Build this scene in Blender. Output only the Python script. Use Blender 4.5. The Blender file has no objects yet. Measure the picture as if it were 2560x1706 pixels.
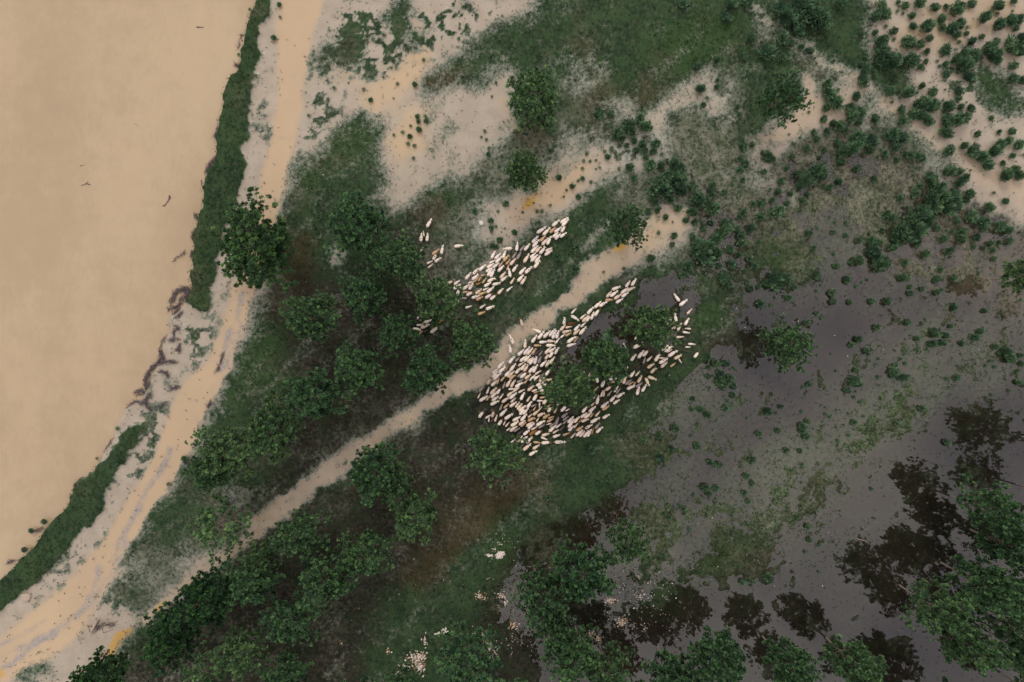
import bpy, math, random
import numpy as np
from mathutils import Vector
R = math.radians
scene = bpy.context.scene
C = scene.collection

# ------------------------------------------------------------------ camera, sky, sun, exposure
S = 0.05                       # metres of ground per photo pixel (2560 wide)
HC = 64.0 / math.tan(R(73.74 / 2))
cam_d = bpy.data.cameras.new('camera'); cam = bpy.data.objects.new('camera', cam_d); C.objects.link(cam)
cam_d.sensor_width = 36; cam_d.lens = 24; cam_d.clip_end = 6000; cam_d.clip_start = 0.5
cam.location = (0, 0, HC); cam.rotation_euler = (0, 0, 0)
scene.camera = cam

SUN_EL, SUN_AZ = 44, 350
w = bpy.data.worlds.new("World"); scene.world = w; w.use_nodes = True
nt = w.node_tree; nt.nodes.clear()
out = nt.nodes.new('ShaderNodeOutputWorld'); bg = nt.nodes.new('ShaderNodeBackground')
sky = nt.nodes.new('ShaderNodeTexSky'); sky.sky_type = 'NISHITA'; sky.sun_disc = False
sky.sun_elevation = R(SUN_EL); sky.sun_rotation = R(SUN_AZ)
hs = nt.nodes.new('ShaderNodeHueSaturation'); hs.inputs['Saturation'].default_value = 0.35
tc = nt.nodes.new('ShaderNodeTexCoord')
ns = nt.nodes.new('ShaderNodeTexNoise'); ns.inputs['Scale'].default_value = 5.0; ns.inputs['Detail'].default_value = 4
cr = nt.nodes.new('ShaderNodeValToRGB')
cr.color_ramp.elements[0].position = 0.40; cr.color_ramp.elements[0].color = (6.3, 5.7, 6.3, 1)
cr.color_ramp.elements[1].position = 0.60; cr.color_ramp.elements[1].color = (10.2, 9.4, 8.8, 1)
mx = nt.nodes.new('ShaderNodeMix'); mx.data_type = 'RGBA'; mx.inputs[0].default_value = 0.86
L = nt.links.new
L(sky.outputs[0], hs.inputs['Color']); L(tc.outputs['Generated'], ns.inputs['Vector']); L(ns.outputs['Fac'], cr.inputs[0])
L(hs.outputs[0], mx.inputs[6]); L(cr.outputs[0], mx.inputs[7]); L(mx.outputs[2], bg.inputs['Color'])
bg.inputs['Strength'].default_value = 0.10
L(bg.outputs[0], out.inputs['Surface'])

sd = bpy.data.lights.new('sun', 'SUN'); sun = bpy.data.objects.new('sun', sd); C.objects.link(sun)
sd.energy = 0.9; sd.angle = R(18); sd.color = (1, 0.96, 0.9)
sun.rotation_euler = (R(90 - SUN_EL), 0, R(180 - SUN_AZ)); sun.location = (0, 0, 60)
scene.view_settings.view_transform = 'Standard'; scene.view_settings.look = 'None'
scene.view_settings.gamma = 1; scene.view_settings.use_curve_mapping = False
scene.view_settings.exposure = 0.32

# ------------------------------------------------------------------ helpers
rnd = random.Random(7)
CROP = {'D': (1.08798, 0, 0), 's': (1, 0, 0), '1': (1/1.96, 0, 0), '2': (1/1.731, 0, 800), '3': (1/2.24, 900, 0),
        '4': (1/2.24, 1700, 0), '5': (1/2.613, 1700, 600), '6': (1/2.613, 1700, 1106), '7': (1/2.353, 800, 1050)}
def P(tag, s):
    """string of x,y pairs read off the photograph -> photo pixels"""
    k, ox, oy = CROP[tag]
    v = [float(a) for a in s.replace(',', ' ').split()]
    return [(v[i]*k+ox, v[i+1]*k+oy) for i in range(0, len(v), 2)]
def wx(px): return (px-1280)*S
def wy(py): return (853-py)*S
def at(px, py, h=0.0):
    """ground point under something seen at photo pixel px,py whose visible middle is h metres up"""
    f = (HC-h)/HC
    return wx(px)*f, wy(py)*f

class Noise:
    def __init__(s, seed): s.t = np.random.RandomState(seed).rand(256, 256).astype(np.float32)
    def one(s, x, y):
        xi = np.floor(x).astype(np.int64); yi = np.floor(y).astype(np.int64)
        fx = (x-xi); fy = (y-yi); fx = fx*fx*(3-2*fx); fy = fy*fy*(3-2*fy)
        a, b = xi & 255, (xi+1) & 255; c, d = yi & 255, (yi+1) & 255; t = s.t
        return (t[a, c]*(1-fx)+t[b, c]*fx)*(1-fy)+(t[a, d]*(1-fx)+t[b, d]*fx)*fy
    def fbm(s, x, y, scale, octv=4, rough=0.55):
        r = 0; a = 1; tot = 0
        for o in range(octv):
            r = r+a*s.one(x/scale+17.3*o, y/scale+9.1*o); tot += a; a *= rough; scale /= 2.03
        return r/tot-0.5            # about -.3 .. .3

def mesh_np(name, verts, faces, mat=None, smooth=True):
    """verts (n,3), faces (m,k) with one k"""
    me = bpy.data.meshes.new(name)
    verts = np.asarray(verts, np.float32); faces = np.asarray(faces, np.int32)
    n, k = faces.shape
    me.vertices.add(len(verts)); me.vertices.foreach_set('co', verts.ravel())
    me.loops.add(n*k); me.loops.foreach_set('vertex_index', faces.ravel())
    me.polygons.add(n); me.polygons.foreach_set('loop_start', np.arange(0, n*k, k, dtype=np.int32))
    me.polygons.foreach_set('use_smooth', np.full(n, smooth))
    me.update(calc_edges=True); me.validate()
    if mat: me.materials.append(mat)
    return me
def link(name, me, parent=None):
    o = bpy.data.objects.new(name, me); C.objects.link(o)
    if parent: o.parent = parent
    return o
def tag(o, label=None, cat=None, group=None, kind=None):
    if label: o['label'] = label
    if cat: o['category'] = cat
    if group: o['group'] = group
    if kind: o['kind'] = kind
    return o
class MB:
    """collects tubes and quads"""
    def __init__(s): s.v = []; s.f = []
    def tube(s, pts, rad, n=5):
        pts = [Vector(p) for p in pts]; base = len(s.v)
        for i, p in enumerate(pts):
            d = (pts[min(i+1, len(pts)-1)]-pts[max(i-1, 0)])
            if d.length < 1e-6: d = Vector((0, 0, 1))
            d.normalize(); a = d.orthogonal().normalized(); b = d.cross(a)
            r = rad[i] if isinstance(rad, (list, tuple)) else rad
            for j in range(n):
                t = 2*math.pi*j/n; q = p+a*(math.cos(t)*r)+b*(math.sin(t)*r); s.v.append(tuple(q))
        for i in range(len(pts)-1):
            for j in range(n):
                s.f.append((base+i*n+j, base+i*n+(j+1) % n, base+(i+1)*n+(j+1) % n, base+(i+1)*n+j))
        for e, o in ((0, 1), (len(pts)-1, -1)):     # end caps as degenerate-free fans of quads
            c = len(s.v); s.v.append(tuple(pts[e])); b0 = base+e*n
            for j in range(0, n-1, 2):
                s.f.append((b0+j, b0+j+1, b0+(j+2) % n, c))
    def mesh(s, name, mat): return mesh_np(name, s.v, s.f, mat)

# ------------------------------------------------------------------ materials
def mat_new(name):
    m = bpy.data.materials.new(name); m.use_nodes = True; m.node_tree.nodes.clear(); return m, m.node_tree
class NT:
    def __init__(s, t): s.t = t
    def n(s, typ, **kw):
        x = s.t.nodes.new(typ)
        for k, v in kw.items(): setattr(x, k, v)
        return x
    def link(s, a, b): s.t.links.new(a, b)
    def mix(s, fac, a, b, mode='MIX'):
        m = s.n('ShaderNodeMix', data_type='RGBA', blend_type=mode)
        for i, v in ((0, fac), (6, a), (7, b)):
            if isinstance(v, (int, float)): m.inputs[i].default_value = v
            elif isinstance(v, tuple): m.inputs[i].default_value = (*v, 1)
            else: s.link(v, m.inputs[i])
        return m.outputs[2]
    def math(s, op, a, b=0.0, clamp=False):
        m = s.n('ShaderNodeMath', operation=op); m.use_clamp = clamp
        for i, v in ((0, a), (1, b)):
            if isinstance(v, (int, float)): m.inputs[i].default_value = v
            else: s.link(v, m.inputs[i])
        return m.outputs[0]
    def ramp(s, v, lo, hi, a=0.0, b=1.0):
        m = s.n('ShaderNodeMapRange', interpolation_type='SMOOTHSTEP'); s.link(v, m.inputs[0])
        m.inputs[1].default_value = lo; m.inputs[2].default_value = hi; m.inputs[3].default_value = a; m.inputs[4].default_value = b
        return m.outputs[0]
    def noise(s, scale, detail=3, vec=None, rough=0.6):
        m = s.n('ShaderNodeTexNoise'); m.inputs['Scale'].default_value = scale; m.inputs['Detail'].default_value = detail
        m.inputs['Roughness'].default_value = rough
        if vec is not None: s.link(vec, m.inputs['Vector'])
        return m.outputs['Fac']

def leaf_mat(name, dark, mid, light, young):
    m, t = mat_new(name); g = NT(t)
    geo = g.n('ShaderNodeNewGeometry'); oi = g.n('ShaderNodeObjectInfo')
    at_ = g.n('ShaderNodeAttribute', attribute_name='tuft'); at_.attribute_type = 'GEOMETRY'
    rr = g.n('ShaderNodeValToRGB'); e = rr.color_ramp.elements
    e[0].position = 0.0; e[0].color = (*dark, 1); e[1].position = 1.0; e[1].color = (*young, 1)
    a = e.new(0.35); a.color = (*mid, 1); a = e.new(0.8); a.color = (*light, 1)
    v = g.math('ADD', g.math('MULTIPLY', geo.outputs['Random Per Island'], 0.25), g.math('MULTIPLY', at_.outputs['Fac'], 0.75))
    g.link(v, rr.inputs[0])
    hsv = g.n('ShaderNodeHueSaturation'); g.link(rr.outputs[0], hsv.inputs['Color'])
    g.link(g.ramp(oi.outputs['Random'], 0, 1, 0.86, 1.12), hsv.inputs['Value'])
    g.link(g.ramp(oi.outputs['Random'], 0, 1, 0.515, 0.485), hsv.inputs['Hue'])
    p = g.n('ShaderNodeBsdfPrincipled'); g.link(hsv.outputs[0], p.inputs['Base Color']); p.inputs['Roughness'].default_value = 0.55
    p.inputs['Specular IOR Level'].default_value = 0.25
    tr = g.n('ShaderNodeBsdfTranslucent'); g.link(hsv.outputs[0], tr.inputs['Color'])
    ms = g.n('ShaderNodeMixShader'); ms.inputs[0].default_value = 0.38
    g.link(p.outputs[0], ms.inputs[1]); g.link(tr.outputs[0], ms.inputs[2])
    o = g.n('ShaderNodeOutputMaterial'); g.link(ms.outputs[0], o.inputs[0]); return m
def plain_mat(name, a, b, scale=8, rough=0.8):
    m, t = mat_new(name); g = NT(t)
    c = g.n('ShaderNodeTexCoord'); f = g.noise(scale, 4, c.outputs['Object'])
    p = g.n('ShaderNodeBsdfPrincipled'); p.inputs['Roughness'].default_value = rough
    g.link(g.mix(g.ramp(f, .35, .65), a, b), p.inputs['Base Color'])
    o = g.n('ShaderNodeOutputMaterial'); g.link(p.outputs[0], o.inputs[0]); return m
M_TREE = leaf_mat('tree_leaf', (.036, .070, .044), (.095, .185, .092), (.205, .385, .150), (.38, .60, .22))
M_TREED = leaf_mat('dark_tree_leaf', (.020, .046, .026), (.050, .115, .052), (.12, .26, .085), (.27, .47, .13))
M_SHRUB = leaf_mat('shrub_leaf', (.034, .074, .048), (.085, .170, .096), (.21, .36, .185), (.34, .52, .26))
M_BARK = plain_mat('bark', (.14, .115, .09), (.24, .2, .16), 6)
M_DRIFT = plain_mat('driftwood', (.075, .058, .062), (.19, .155, .15), 5)
M_PALEWOOD = plain_mat('pale_wood', (.36, .27, .2), (.5, .4, .32), 6)
M_SCRAP = plain_mat('pale_scrap', (.62, .54, .45), (.8, .72, .64), 9, .6)
M_SCRAP2 = plain_mat('brown_scrap', (.2, .08, .025), (.42, .25, .1), 9, .7)
M_TUFT = leaf_mat('grass_blade', (.014, .036, .016), (.024, .058, .024), (.045, .088, .032), (.07, .12, .035))

# ------------------------------------------------------------------ ground masks (what grows or lies where)
RX0, RX1, RY0, RY1, CELL = -700, 3300, -600, 2350, 4
rxs = np.arange(RX0, RX1, CELL)+CELL/2; rys = np.arange(RY0, RY1, CELL)+CELL/2
GX, GY = np.meshgrid(rxs, rys)
def raster(polys=(), lines=()):
    m = np.zeros(GX.shape, np.float32)
    for poly in polys:
        a = np.array(poly); x0, y0 = a.min(0)-8; x1, y1 = a.max(0)+8
        ix = slice(max(0, int((x0-RX0)/CELL)), int((x1-RX0)/CELL)+1); iy = slice(max(0, int((y0-RY0)/CELL)), int((y1-RY0)/CELL)+1)
        X, Y = GX[iy, ix], GY[iy, ix]; ins = np.zeros(X.shape, bool)
        for i in range(len(a)):
            xa, ya = a[i-1]; xb, yb = a[i]
            if ya == yb: continue
            c = ((ya > Y) != (yb > Y)) & (X < (xb-xa)*(Y-ya)/(yb-ya)+xa); ins ^= c
        m[iy, ix] = np.maximum(m[iy, ix], ins)
    for pts, wid in lines:
        n = len(pts); wid = wid if isinstance(wid, (list, tuple)) else [wid]*n
        for i in range(n-1):
            (xa, ya), (xb, yb) = pts[i], pts[i+1]; mr = max(wid)+8
            ix = slice(max(0, int((min(xa, xb)-mr-RX0)/CELL)), max(0, int((max(xa, xb)+mr-RX0)/CELL)+1))
            iy = slice(max(0, int((min(ya, yb)-mr-RY0)/CELL)), max(0, int((max(ya, yb)+mr-RY0)/CELL)+1))
            X, Y = GX[iy, ix], GY[iy, ix]; dx, dy = xb-xa, yb-ya
            t = np.clip(((X-xa)*dx+(Y-ya)*dy)/(dx*dx+dy*dy+1e-9), 0, 1)
            d = np.hypot(X-xa-t*dx, Y-ya-t*dy); ww = (wid[i]+(wid[i+1]-wid[i])*t)/2
            m[iy, ix] = np.maximum(m[iy, ix], np.clip((ww-d)/CELL+.5, 0, 1))
    return m
def blur(m, px):
    r = max(1, int(round(px/CELL/2)))
    for _ in range(3):
        for ax in (0, 1):
            k = 2*r+1; p = np.pad(m, [(r+1, r) if a == ax else (0, 0) for a in (0, 1)], mode='edge')
            c = np.cumsum(p, axis=ax, dtype=np.float64)
            m = ((c[k:, :]-c[:-k, :]) if ax == 0 else (c[:, k:]-c[:, :-k]))/k
    return m.astype(np.float32)
Z = {}
farm = P('D', '1262,880 1280,800 1330,762 1400,725 1450,690 1490,645 1560,625 1630,650 1600,730 1540,740 1500,790 1440,800 1380,830 1310,850')
river_edge = [(640, -600), (633, 0), (602, 102), (594, 163), (571, 214), (554, 306), (543, 398), (525, 423), (515, 474), (502, 551), (485, 612),
              (477, 679), (474, 745), (455, 762), (430, 790), (420, 830), (404, 855), (385, 900), (362, 950), (350, 990), (318, 1015), (308, 1040), (292, 1077), (270, 1118), (248, 1158), (202, 1199),
              (168, 1245), (133, 1291), (98, 1337), (75, 1372), (35, 1412), (0, 1447), (-250, 1640), (-700, 2350)]
Z['river'] = raster([river_edge+[(-900, 2400), (-900, -700)]])
bank = [(636, -600), (620, -600), (633, 0), (602, 102), (594, 163), (571, 214), (554, 306), (543, 398), (525, 423), (515, 474), (502, 551), (485, 612), (477, 679), (474, 755), (486, 775),
        (505, 772), (520, 762), (531, 714), (541, 638), (560, 600), (579, 556), (592, 495), (607, 434), (620, 367), (633, 316), (630, 255), (645, 168), (658, 87), (679, 0), (700, -600)]
bank2 = [(347, 1037), (350, 1072), (323, 1141), (289, 1199), (248, 1274), (191, 1343), (139, 1412), (75, 1470), (23, 1516), (-40, 1560), (-500, 1950), (-600, 1850), (-250, 1610), (0, 1440), (35, 1405), (75, 1366),
         (98, 1330), (133, 1285), (168, 1240), (202, 1195), (254, 1164), (300, 1112), (329, 1048)]
Z['bank'] = raster([bank, bank2])
silt1 = [(650, -600), (1500, -600), (1346, 0), (1315, 22), (1212, 76), (1132, 138), (1092, 165), (1065, 200), (1038, 254), (1078, 268), (1105, 250), (1141, 223), (1185, 192), (1239, 165), (1270, 161), (1278, 232),
         (1285, 290), (1280, 330), (1252, 384), (1203, 393), (1185, 420), (1150, 437), (1092, 455), (1056, 491), (1011, 518), (971, 540), (944, 509), (958, 482), (994, 464), (944, 420), (936, 384), (955, 321), (975, 300), (969, 290), (898, 286), (847, 310),
         (800, 367), (738, 429), (709, 490), (699, 531), (648, 714), (622, 765), (612, 800), (589, 875), (560, 927), (552, 996), (520, 1054), (503, 1083), (456, 1141), (422, 1204), (370, 1285), (323, 1337), (295, 1401), (258, 1476), (243, 1545),
         (300, 1560), (347, 1574), (330, 1600), (280, 1640), (215, 1700), (200, 1706), (150, 2350), (-700, 2350), (-700, 1900), (-300, 1700), (0, 1447), (300, 1000), (420, 780), (600, 0)]
band2 = P('3', '690,1180 780,1090 990,1045 1060,965 1180,900 1290,840 1400,780 1520,770 1600,720 1680,680 1700,760 1690,900 1600,930 1460,960 1350,1060 1200,1140 1050,1200 980,1260 900,1280 830,1340 740,1370 690,1330 640,1270')
band3 = P('D', '1545,455 1600,470 1605,515 1540,550 1480,592 1440,622 1380,657 1340,692 1290,722 1240,752 1195,790 1170,850 1130,882 1060,912 1000,938 940,977 880,1014 840,1045 770,1100 700,1155 640,1205 590,1245 555,1220 600,1180 680,1115 740,1075 800,1030 860,987 920,948 980,908 1040,868 1100,838 1140,798 1190,740 1240,700 1300,668 1350,600 1400,570 1450,545 1480,510')
teal = P('3', '420,1290 500,1200 640,1090 650,960 700,900 830,760 900,740 1080,740 1240,720 1245,760 1110,870 1000,890 850,960 770,1080 700,1180 700,1280 690,1380 560,1500 470,1568 420,1380')
low = P('2', '950,760 1080,710 1100,760 1040,800 960,830'), P('2', '820,960 900,1000 990,985 1010,1030 900,1060 880,1110 820,1150 790,1210 690,1270 640,1270 700,1180 790,1100 800,1000'), P('2', '480,1110 560,1060 640,1080 600,1150 480,1180'), P('2', '440,1210 560,1240 640,1270 620,1345 520,1345 420,1290')
p3 = [P('3', '1160,480 1230,400 1340,360 1340,400 1210,500'), P('3', '1400,560 1470,570 1450,620 1405,620'), P('3', '1700,590 1840,500 1910,470 1950,560 1900,600 1800,640 1700,620'), P('3', '1340,1270 1400,1250 1400,1320 1330,1380 1300,1350')]
p4 = [P('4', '1040,-900 2600,-900 2600,1350 1926,1150 1850,1090 1700,980 1560,860 1480,820 1330,760 1200,650 1110,590 1080,520 1010,480 1060,470 1180,540 1290,560 1300,520 1230,400 1290,430 1330,400 1270,300 1220,260 1060,330 1030,200 1050,100')]
l4 = [(P('4', '320,30 430,60 560,160 640,205 760,290 860,355 960,420 1080,510 1250,680 1480,850 1700,980 1926,1110 2300,1250'), [22, 20, 18, 20, 22, 26, 40, 36, 36, 36, 34, 50, 70]),
      (P('4', '690,400 740,500 740,590 660,680 560,770 460,820 380,870'), [26, 42, 50, 52, 46, 36, 20]),
      (P('4', '1000,500 900,580 800,650 700,680'), [44, 50, 50, 46]), (P('4', '1050,620 1000,690 900,640'), [40, 40, 30]),
      (P('4', '905,50 870,160 830,290'), 10), (P('4', '0,600 60,560 100,440 300,340'), [24, 22, 14, 8]), (P('4', '200,560 270,620 280,740'), [40, 44, 26]),
      (P('4', '0,1290 60,1260 20,1180'), 22), (P('D', '1545,470 1550,540 1450,600'), [40, 60, 50])]
low = list(low)+[P('D', '745,545 785,560 805,592 790,618 755,600'), P('3', '1080,770 1240,740 1220,800 1120,860 1010,900 960,860')]
l4 += [(P('D', '1060,650 1100,600 1150,560 1180,500'), 24)]
l4 += [(P('4', '560,770 500,900 440,1000 520,1080 640,1110'), 26), (P('3', '1480,740 1620,690 1700,640 1800,570 1900,500 2016,450'), 34), (P('3', '1090,500 1180,470 1260,400 1380,370'), 24), (P('3', '1380,520 1440,590 1560,680'), 22), (P('4', '1480,1000 1700,1120 1926,1220 2100,1240'), 50)]
Z['path'] = raster([band3], [(P('4', '330,50 430,66 560,160 640,205 760,290 860,355 960,420 1080,510 1250,690 1480,850 1700,980 1926,1110 2300,1250'), [26, 22, 22, 24, 24, 26, 32, 30, 28, 28, 34, 56, 80]), (P('4', '690,410 740,500 740,590 660,680 560,770 460,820'), [22, 36, 44, 46, 40, 26]), (P('4', '905,50 870,160 830,290'), 9), (P('D', '590,1225 520,1275 450,1320 400,1370 330,1430'), [40, 36, 34, 32, 28])])
Z['silt'] = raster([silt1, band2]+low+p3+p4, l4)
Z['teal'] = raster([teal, P('4', '150,440 280,340 330,540 260,620 180,560'), P('3', '1400,760 1690,700 1700,920 1560,930 1400,940'), P('4', '1350,780 1560,880 1700,1000 1560,980 1400,930 1280,840')])
road = P('s', '757,-600 755,0 740,87 730,204 719,306 699,378 684,459 668,510 640,610 607,714 590,796 572,835 549,915 487,1002 456,1060 429,1135 377,1216 325,1308 279,1383 231,1453 188,1510 130,1568 58,1622 -10,1665 -300,1800')
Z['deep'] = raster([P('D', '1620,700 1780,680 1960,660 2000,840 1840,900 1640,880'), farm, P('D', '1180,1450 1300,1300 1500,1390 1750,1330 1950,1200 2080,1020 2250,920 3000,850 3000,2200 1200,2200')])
Z['rut'] = raster([], [(P('2', '1000,20 970,130 945,220'), 11), (P('2', '745,560 700,640 650,715 610,800 580,860 540,930 510,985'), 10), (P('2', '440,1060 410,1160 330,1290'), 8), (P('2', '240,1355 150,1405 60,1480 -40,1540'), 10),
                        (P('1', '1185,1440 1160,1568'), 10), (P('2', '1045,20 1010,120 970,215'), 8), (P('2', '560,960 480,1100 400,1230 280,1320 130,1400 0,1450'), 7), (P('2', '200,1300 100,1360 0,1410'), 8)])
Z['pale'] = raster([P('4', '560,760 860,700 1200,700 1500,880 1700,1000 1960,1150 1960,1380 1500,1230 1200,1180 900,1130 560,1100 420,1000'), P('D', '1400,330 1500,260 1700,200 1760,240 1700,300 1690,400 1800,330 1960,300 2080,330 2200,440 2353,480 2500,500 2500,640 2353,640 2100,560 1950,640 1900,560 1760,520 1690,590 1560,620 1500,560 1440,480'), teal,
                     P('D', '1280,180 1400,160 1400,230 1300,290'), P('D', '1900,420 2100,400 2353,520 2700,640 2700,900 2353,760 2150,640 1980,600'), P('D', '2150,330 2600,400 2600,700 2353,620 2200,520'), P('D', '640,980 560,1120 500,1240 560,1240 600,1160'), P('D', '280,1320 440,1180 520,1240 420,1360 300,1440'), P('D', '900,320 860,400 900,470 840,420 830,340')],
                    [(P('D', '1540,470 1480,560 1380,660 1240,770 1100,850 900,980 760,1090 600,1220'), 30), (P('D', '1330,300 1200,430 1080,520 980,620'), 70)])
Z['road'] = raster([], [(road, [100, 97, 90, 62, 56, 56, 60, 56, 52, 52, 46, 46, 56, 86, 86, 70, 66, 60, 60, 76, 98, 108, 108, 96, 120])])
# smooth tan standing pools
Z['pool'] = raster([P('3', '0,560 100,500 230,380 370,240 460,250 380,380 250,520 100,620 0,680'), P('3', '130,780 250,680 330,600 420,640 380,700 320,850 220,880'), P('3', '270,130 340,90 370,60 420,70 340,170 280,160'),
                    P('3', '780,1190 900,1150 960,1070 1060,1010 1180,940 1300,900 1380,920 1300,1000 1180,1090 1000,1180 860,1240 800,1230'), P('3', '740,520 820,470 850,640 760,600'),
                    P('D', '1560,485 1590,500 1510,555 1440,600 1370,645 1290,690 1240,730 1200,770 1230,715 1310,665 1380,610 1450,565'), P('1', '1670,370 1760,360 1800,390 1700,410'), P('1', '1820,440 1900,370 1960,380 1960,520 1840,540'),
                    P('4', '1400,560 1500,520'), P('4', '1180,200 1300,120 1560,-40 1926,-60 1926,100 1600,240 1330,300 1190,290'), P('4', '1700,960 1830,1010 2200,1050 2200,1250 1926,1160 1760,1040')],
                   [(P('4', '700,600 850,640 1000,540'), 30), (P('4', '1060,690 1180,700'), 20), (P('D', '930,972 1000,932 1060,895'), 26), (P('D', '770,1085 700,1140'), 14)])
# grass growing inside the silt
Z['g1'] = raster([P('1', '1630,60 1665,100 1655,280 1610,410 1540,400 1560,300 1610,200'), P('1', '1700,130 1800,160 1815,230 1740,345 1665,330 1690,200'), P('1', '1640,500 1668,560 1620,630 1585,590'), P('1', '1880,-40 1990,-40 1960,130 1890,210 1865,110'),
                  P('3', '120,20 330,-20 330,70 200,130 150,240 110,150'), P('3', '490,-20 650,-20 610,60 540,70'), P('3', '300,130 460,95 440,180 260,310 210,260'), P('3', '430,650 540,620 560,760 490,800 420,740'), P('3', '560,420 720,410 760,480 640,520 560,500'),
                  P('3', '20,380 130,340 130,450 60,450'), P('3', '400,780 450,780 440,860'), P('1', '1265,820 1300,740 1280,900 1230,960 1200,930'), P('1', '1300,540 1340,600 1320,660 1270,640'), P('1', '1430,800 1560,720 1500,860 1430,880'),
                  P('4', '900,-40 1030,-40 1040,100 1020,380 960,390 860,350 840,260 860,180'), P('4', '1140,420 1290,400 1310,480 1230,540 1150,500'), P('4', '1640,340 1830,360 1830,430 1926,470 2000,600 1860,650 1700,600 1620,470'), P('4', '540,110 860,60 840,240 760,270 700,200 560,150'),
                  P('4', '990,530 1110,540 1140,590 1090,640 1000,620'), P('2', '100,1500 200,1440 260,1480 220,1560 60,1640'), P('2', '520,1130 640,1100 640,1230 500,1240')],
                 [(P('2', '740,570 650,710 580,830 520,980'), 5), (P('2', '240,1355 60,1480'), 7), (P('4', '1230,690 1310,770'), 18), (P('4', '1370,800 1500,920'), 22), (P('2', '970,60 960,200'), 7)])
Z['g2'] = raster([P('1', '1290,460 1360,500 1340,700 1260,800 1230,700 1240,560'), P('1', '1500,380 1560,300 1640,400 1640,600 1540,720 1440,760 1440,620'), P('1', '1760,350 1900,330 1900,480 1780,480'), P('1', '1080,1290 1200,1260 1140,1400 1060,1560 1040,1480'),
                  P('2', '790,0 960,-20 920,180 850,230 770,150'), P('2', '600,470 770,430 700,620 560,850 430,1020 250,1180 140,1260 60,1280 250,1080 430,850 540,680'), P('2', '560,350 700,340 740,440 640,520'), P('3', '0,0 1000,0 700,160 500,320 300,460 0,480'),
                  P('1', '1600,0 1900,0 1900,300 1650,340'), P('2', '640,860 760,660 720,800 640,900'), P('2', '450,1180 640,1080 700,1200 600,1320 440,1280'), P('4', '1060,330 1230,400 1300,520 1200,560 1050,470'), P('4', '1440,250 1680,250 1700,700 1480,640'), P('3', '1360,780 1560,770 1560,930 1400,960')])
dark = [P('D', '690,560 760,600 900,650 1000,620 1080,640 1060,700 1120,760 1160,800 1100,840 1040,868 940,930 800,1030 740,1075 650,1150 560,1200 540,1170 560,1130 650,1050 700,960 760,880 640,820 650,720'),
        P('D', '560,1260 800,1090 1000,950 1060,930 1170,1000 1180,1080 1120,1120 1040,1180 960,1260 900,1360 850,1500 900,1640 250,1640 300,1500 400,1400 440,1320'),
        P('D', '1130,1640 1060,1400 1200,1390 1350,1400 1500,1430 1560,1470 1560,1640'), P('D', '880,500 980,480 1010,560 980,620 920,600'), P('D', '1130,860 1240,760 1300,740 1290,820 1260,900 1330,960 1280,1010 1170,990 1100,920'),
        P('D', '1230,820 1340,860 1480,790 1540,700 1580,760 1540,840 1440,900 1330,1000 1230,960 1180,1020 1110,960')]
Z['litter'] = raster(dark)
Z['brown'] = raster([P('D', '930,1240 1040,1100 1180,1030 1240,1060 1200,1140 1100,1230 1000,1340 900,1400'), P('3', '300,1180 420,1120 560,1060 500,1200 420,1280 280,1300'), P('3', '1280,480 1420,430 1430,560 1300,640 1180,640 1180,540'), P('3', '1220,240 1320,240 1400,500 1650,450 1660,600 1500,620 1350,560 1260,400'),
                     P('3', '540,880 660,860 700,960 560,1000'), P('3', '850,700 1100,640 1100,800 960,860 850,800'), P('4', '1000,540 1140,570 1060,620'), P('1', '1280,1100 1560,1120 1600,1300 1500,1500 1300,1500'), P('3', '350,440 480,380 600,320 560,440 420,600 340,560'),  # brown patch below the upper centre tree paints in its dark reflection
                     P('4', '260,600 420,560 400,760 300,740'), P('3', '1280,700 1420,680 1380,800 1240,860')],
                    [(P('4', '200,-20 380,130 560,260 680,360 800,440 880,480'), [16, 18, 22, 26, 40, 30]), (P('4', '1230,690 1310,770'), 12)])
Z['bright'] = raster([P('3', '1560,240 1800,180 2016,200 1960,330 1840,450 1700,380'), P('D', '1745,560 1800,535 1860,560 1870,610 1820,640 1760,625'), P('D', '1560,250 1640,260 1690,320 1670,390 1600,400 1540,340'), P('4', '0,0 120,20 300,120 420,240 300,300 100,260 0,200'),
                      P('D', '1600,690 1690,690 1660,760 1600,790'), P('D', '1560,1340 1640,1270 1740,1210 1720,1280 1640,1340 1560,1390'), P('D', '1400,1130 1500,1060 1560,1010 1540,1070 1440,1130'), P('1', '1480,760 1700,600 1880,600 1820,760 1640,880 1500,960'), P('2', '1080,100 1240,0 1300,120 1100,350 970,430 970,250'),
                      P('4', '920,1000 1080,1000 1250,900 1200,1080 1060,1240 960,1180'), P('4', '860,230 1000,220 1010,370 930,380'), P('4', '100,1020 460,960 470,1060 300,1180 150,1130'), P('D', '1100,1240 1180,1200 1200,1290 1120,1330'), P('4', '1650,360 1780,370 1800,560 1700,560')])
flood = P('D', '1600,480 1700,470 1770,400 1850,330 1960,330 2130,400 2260,470 2353,500 3300,500 3300,2200 1480,2200 1250,1640 1220,1500 1120,1420 1130,1340 1200,1300 1200,1240 1300,1170 1400,1130 1440,1090 1450,1030 1530,930 1610,830 1650,770 1700,700 1640,640 1560,640 1600,560')
Z['flood'] = raster([flood]); Z['farm'] = raster([farm])
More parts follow.
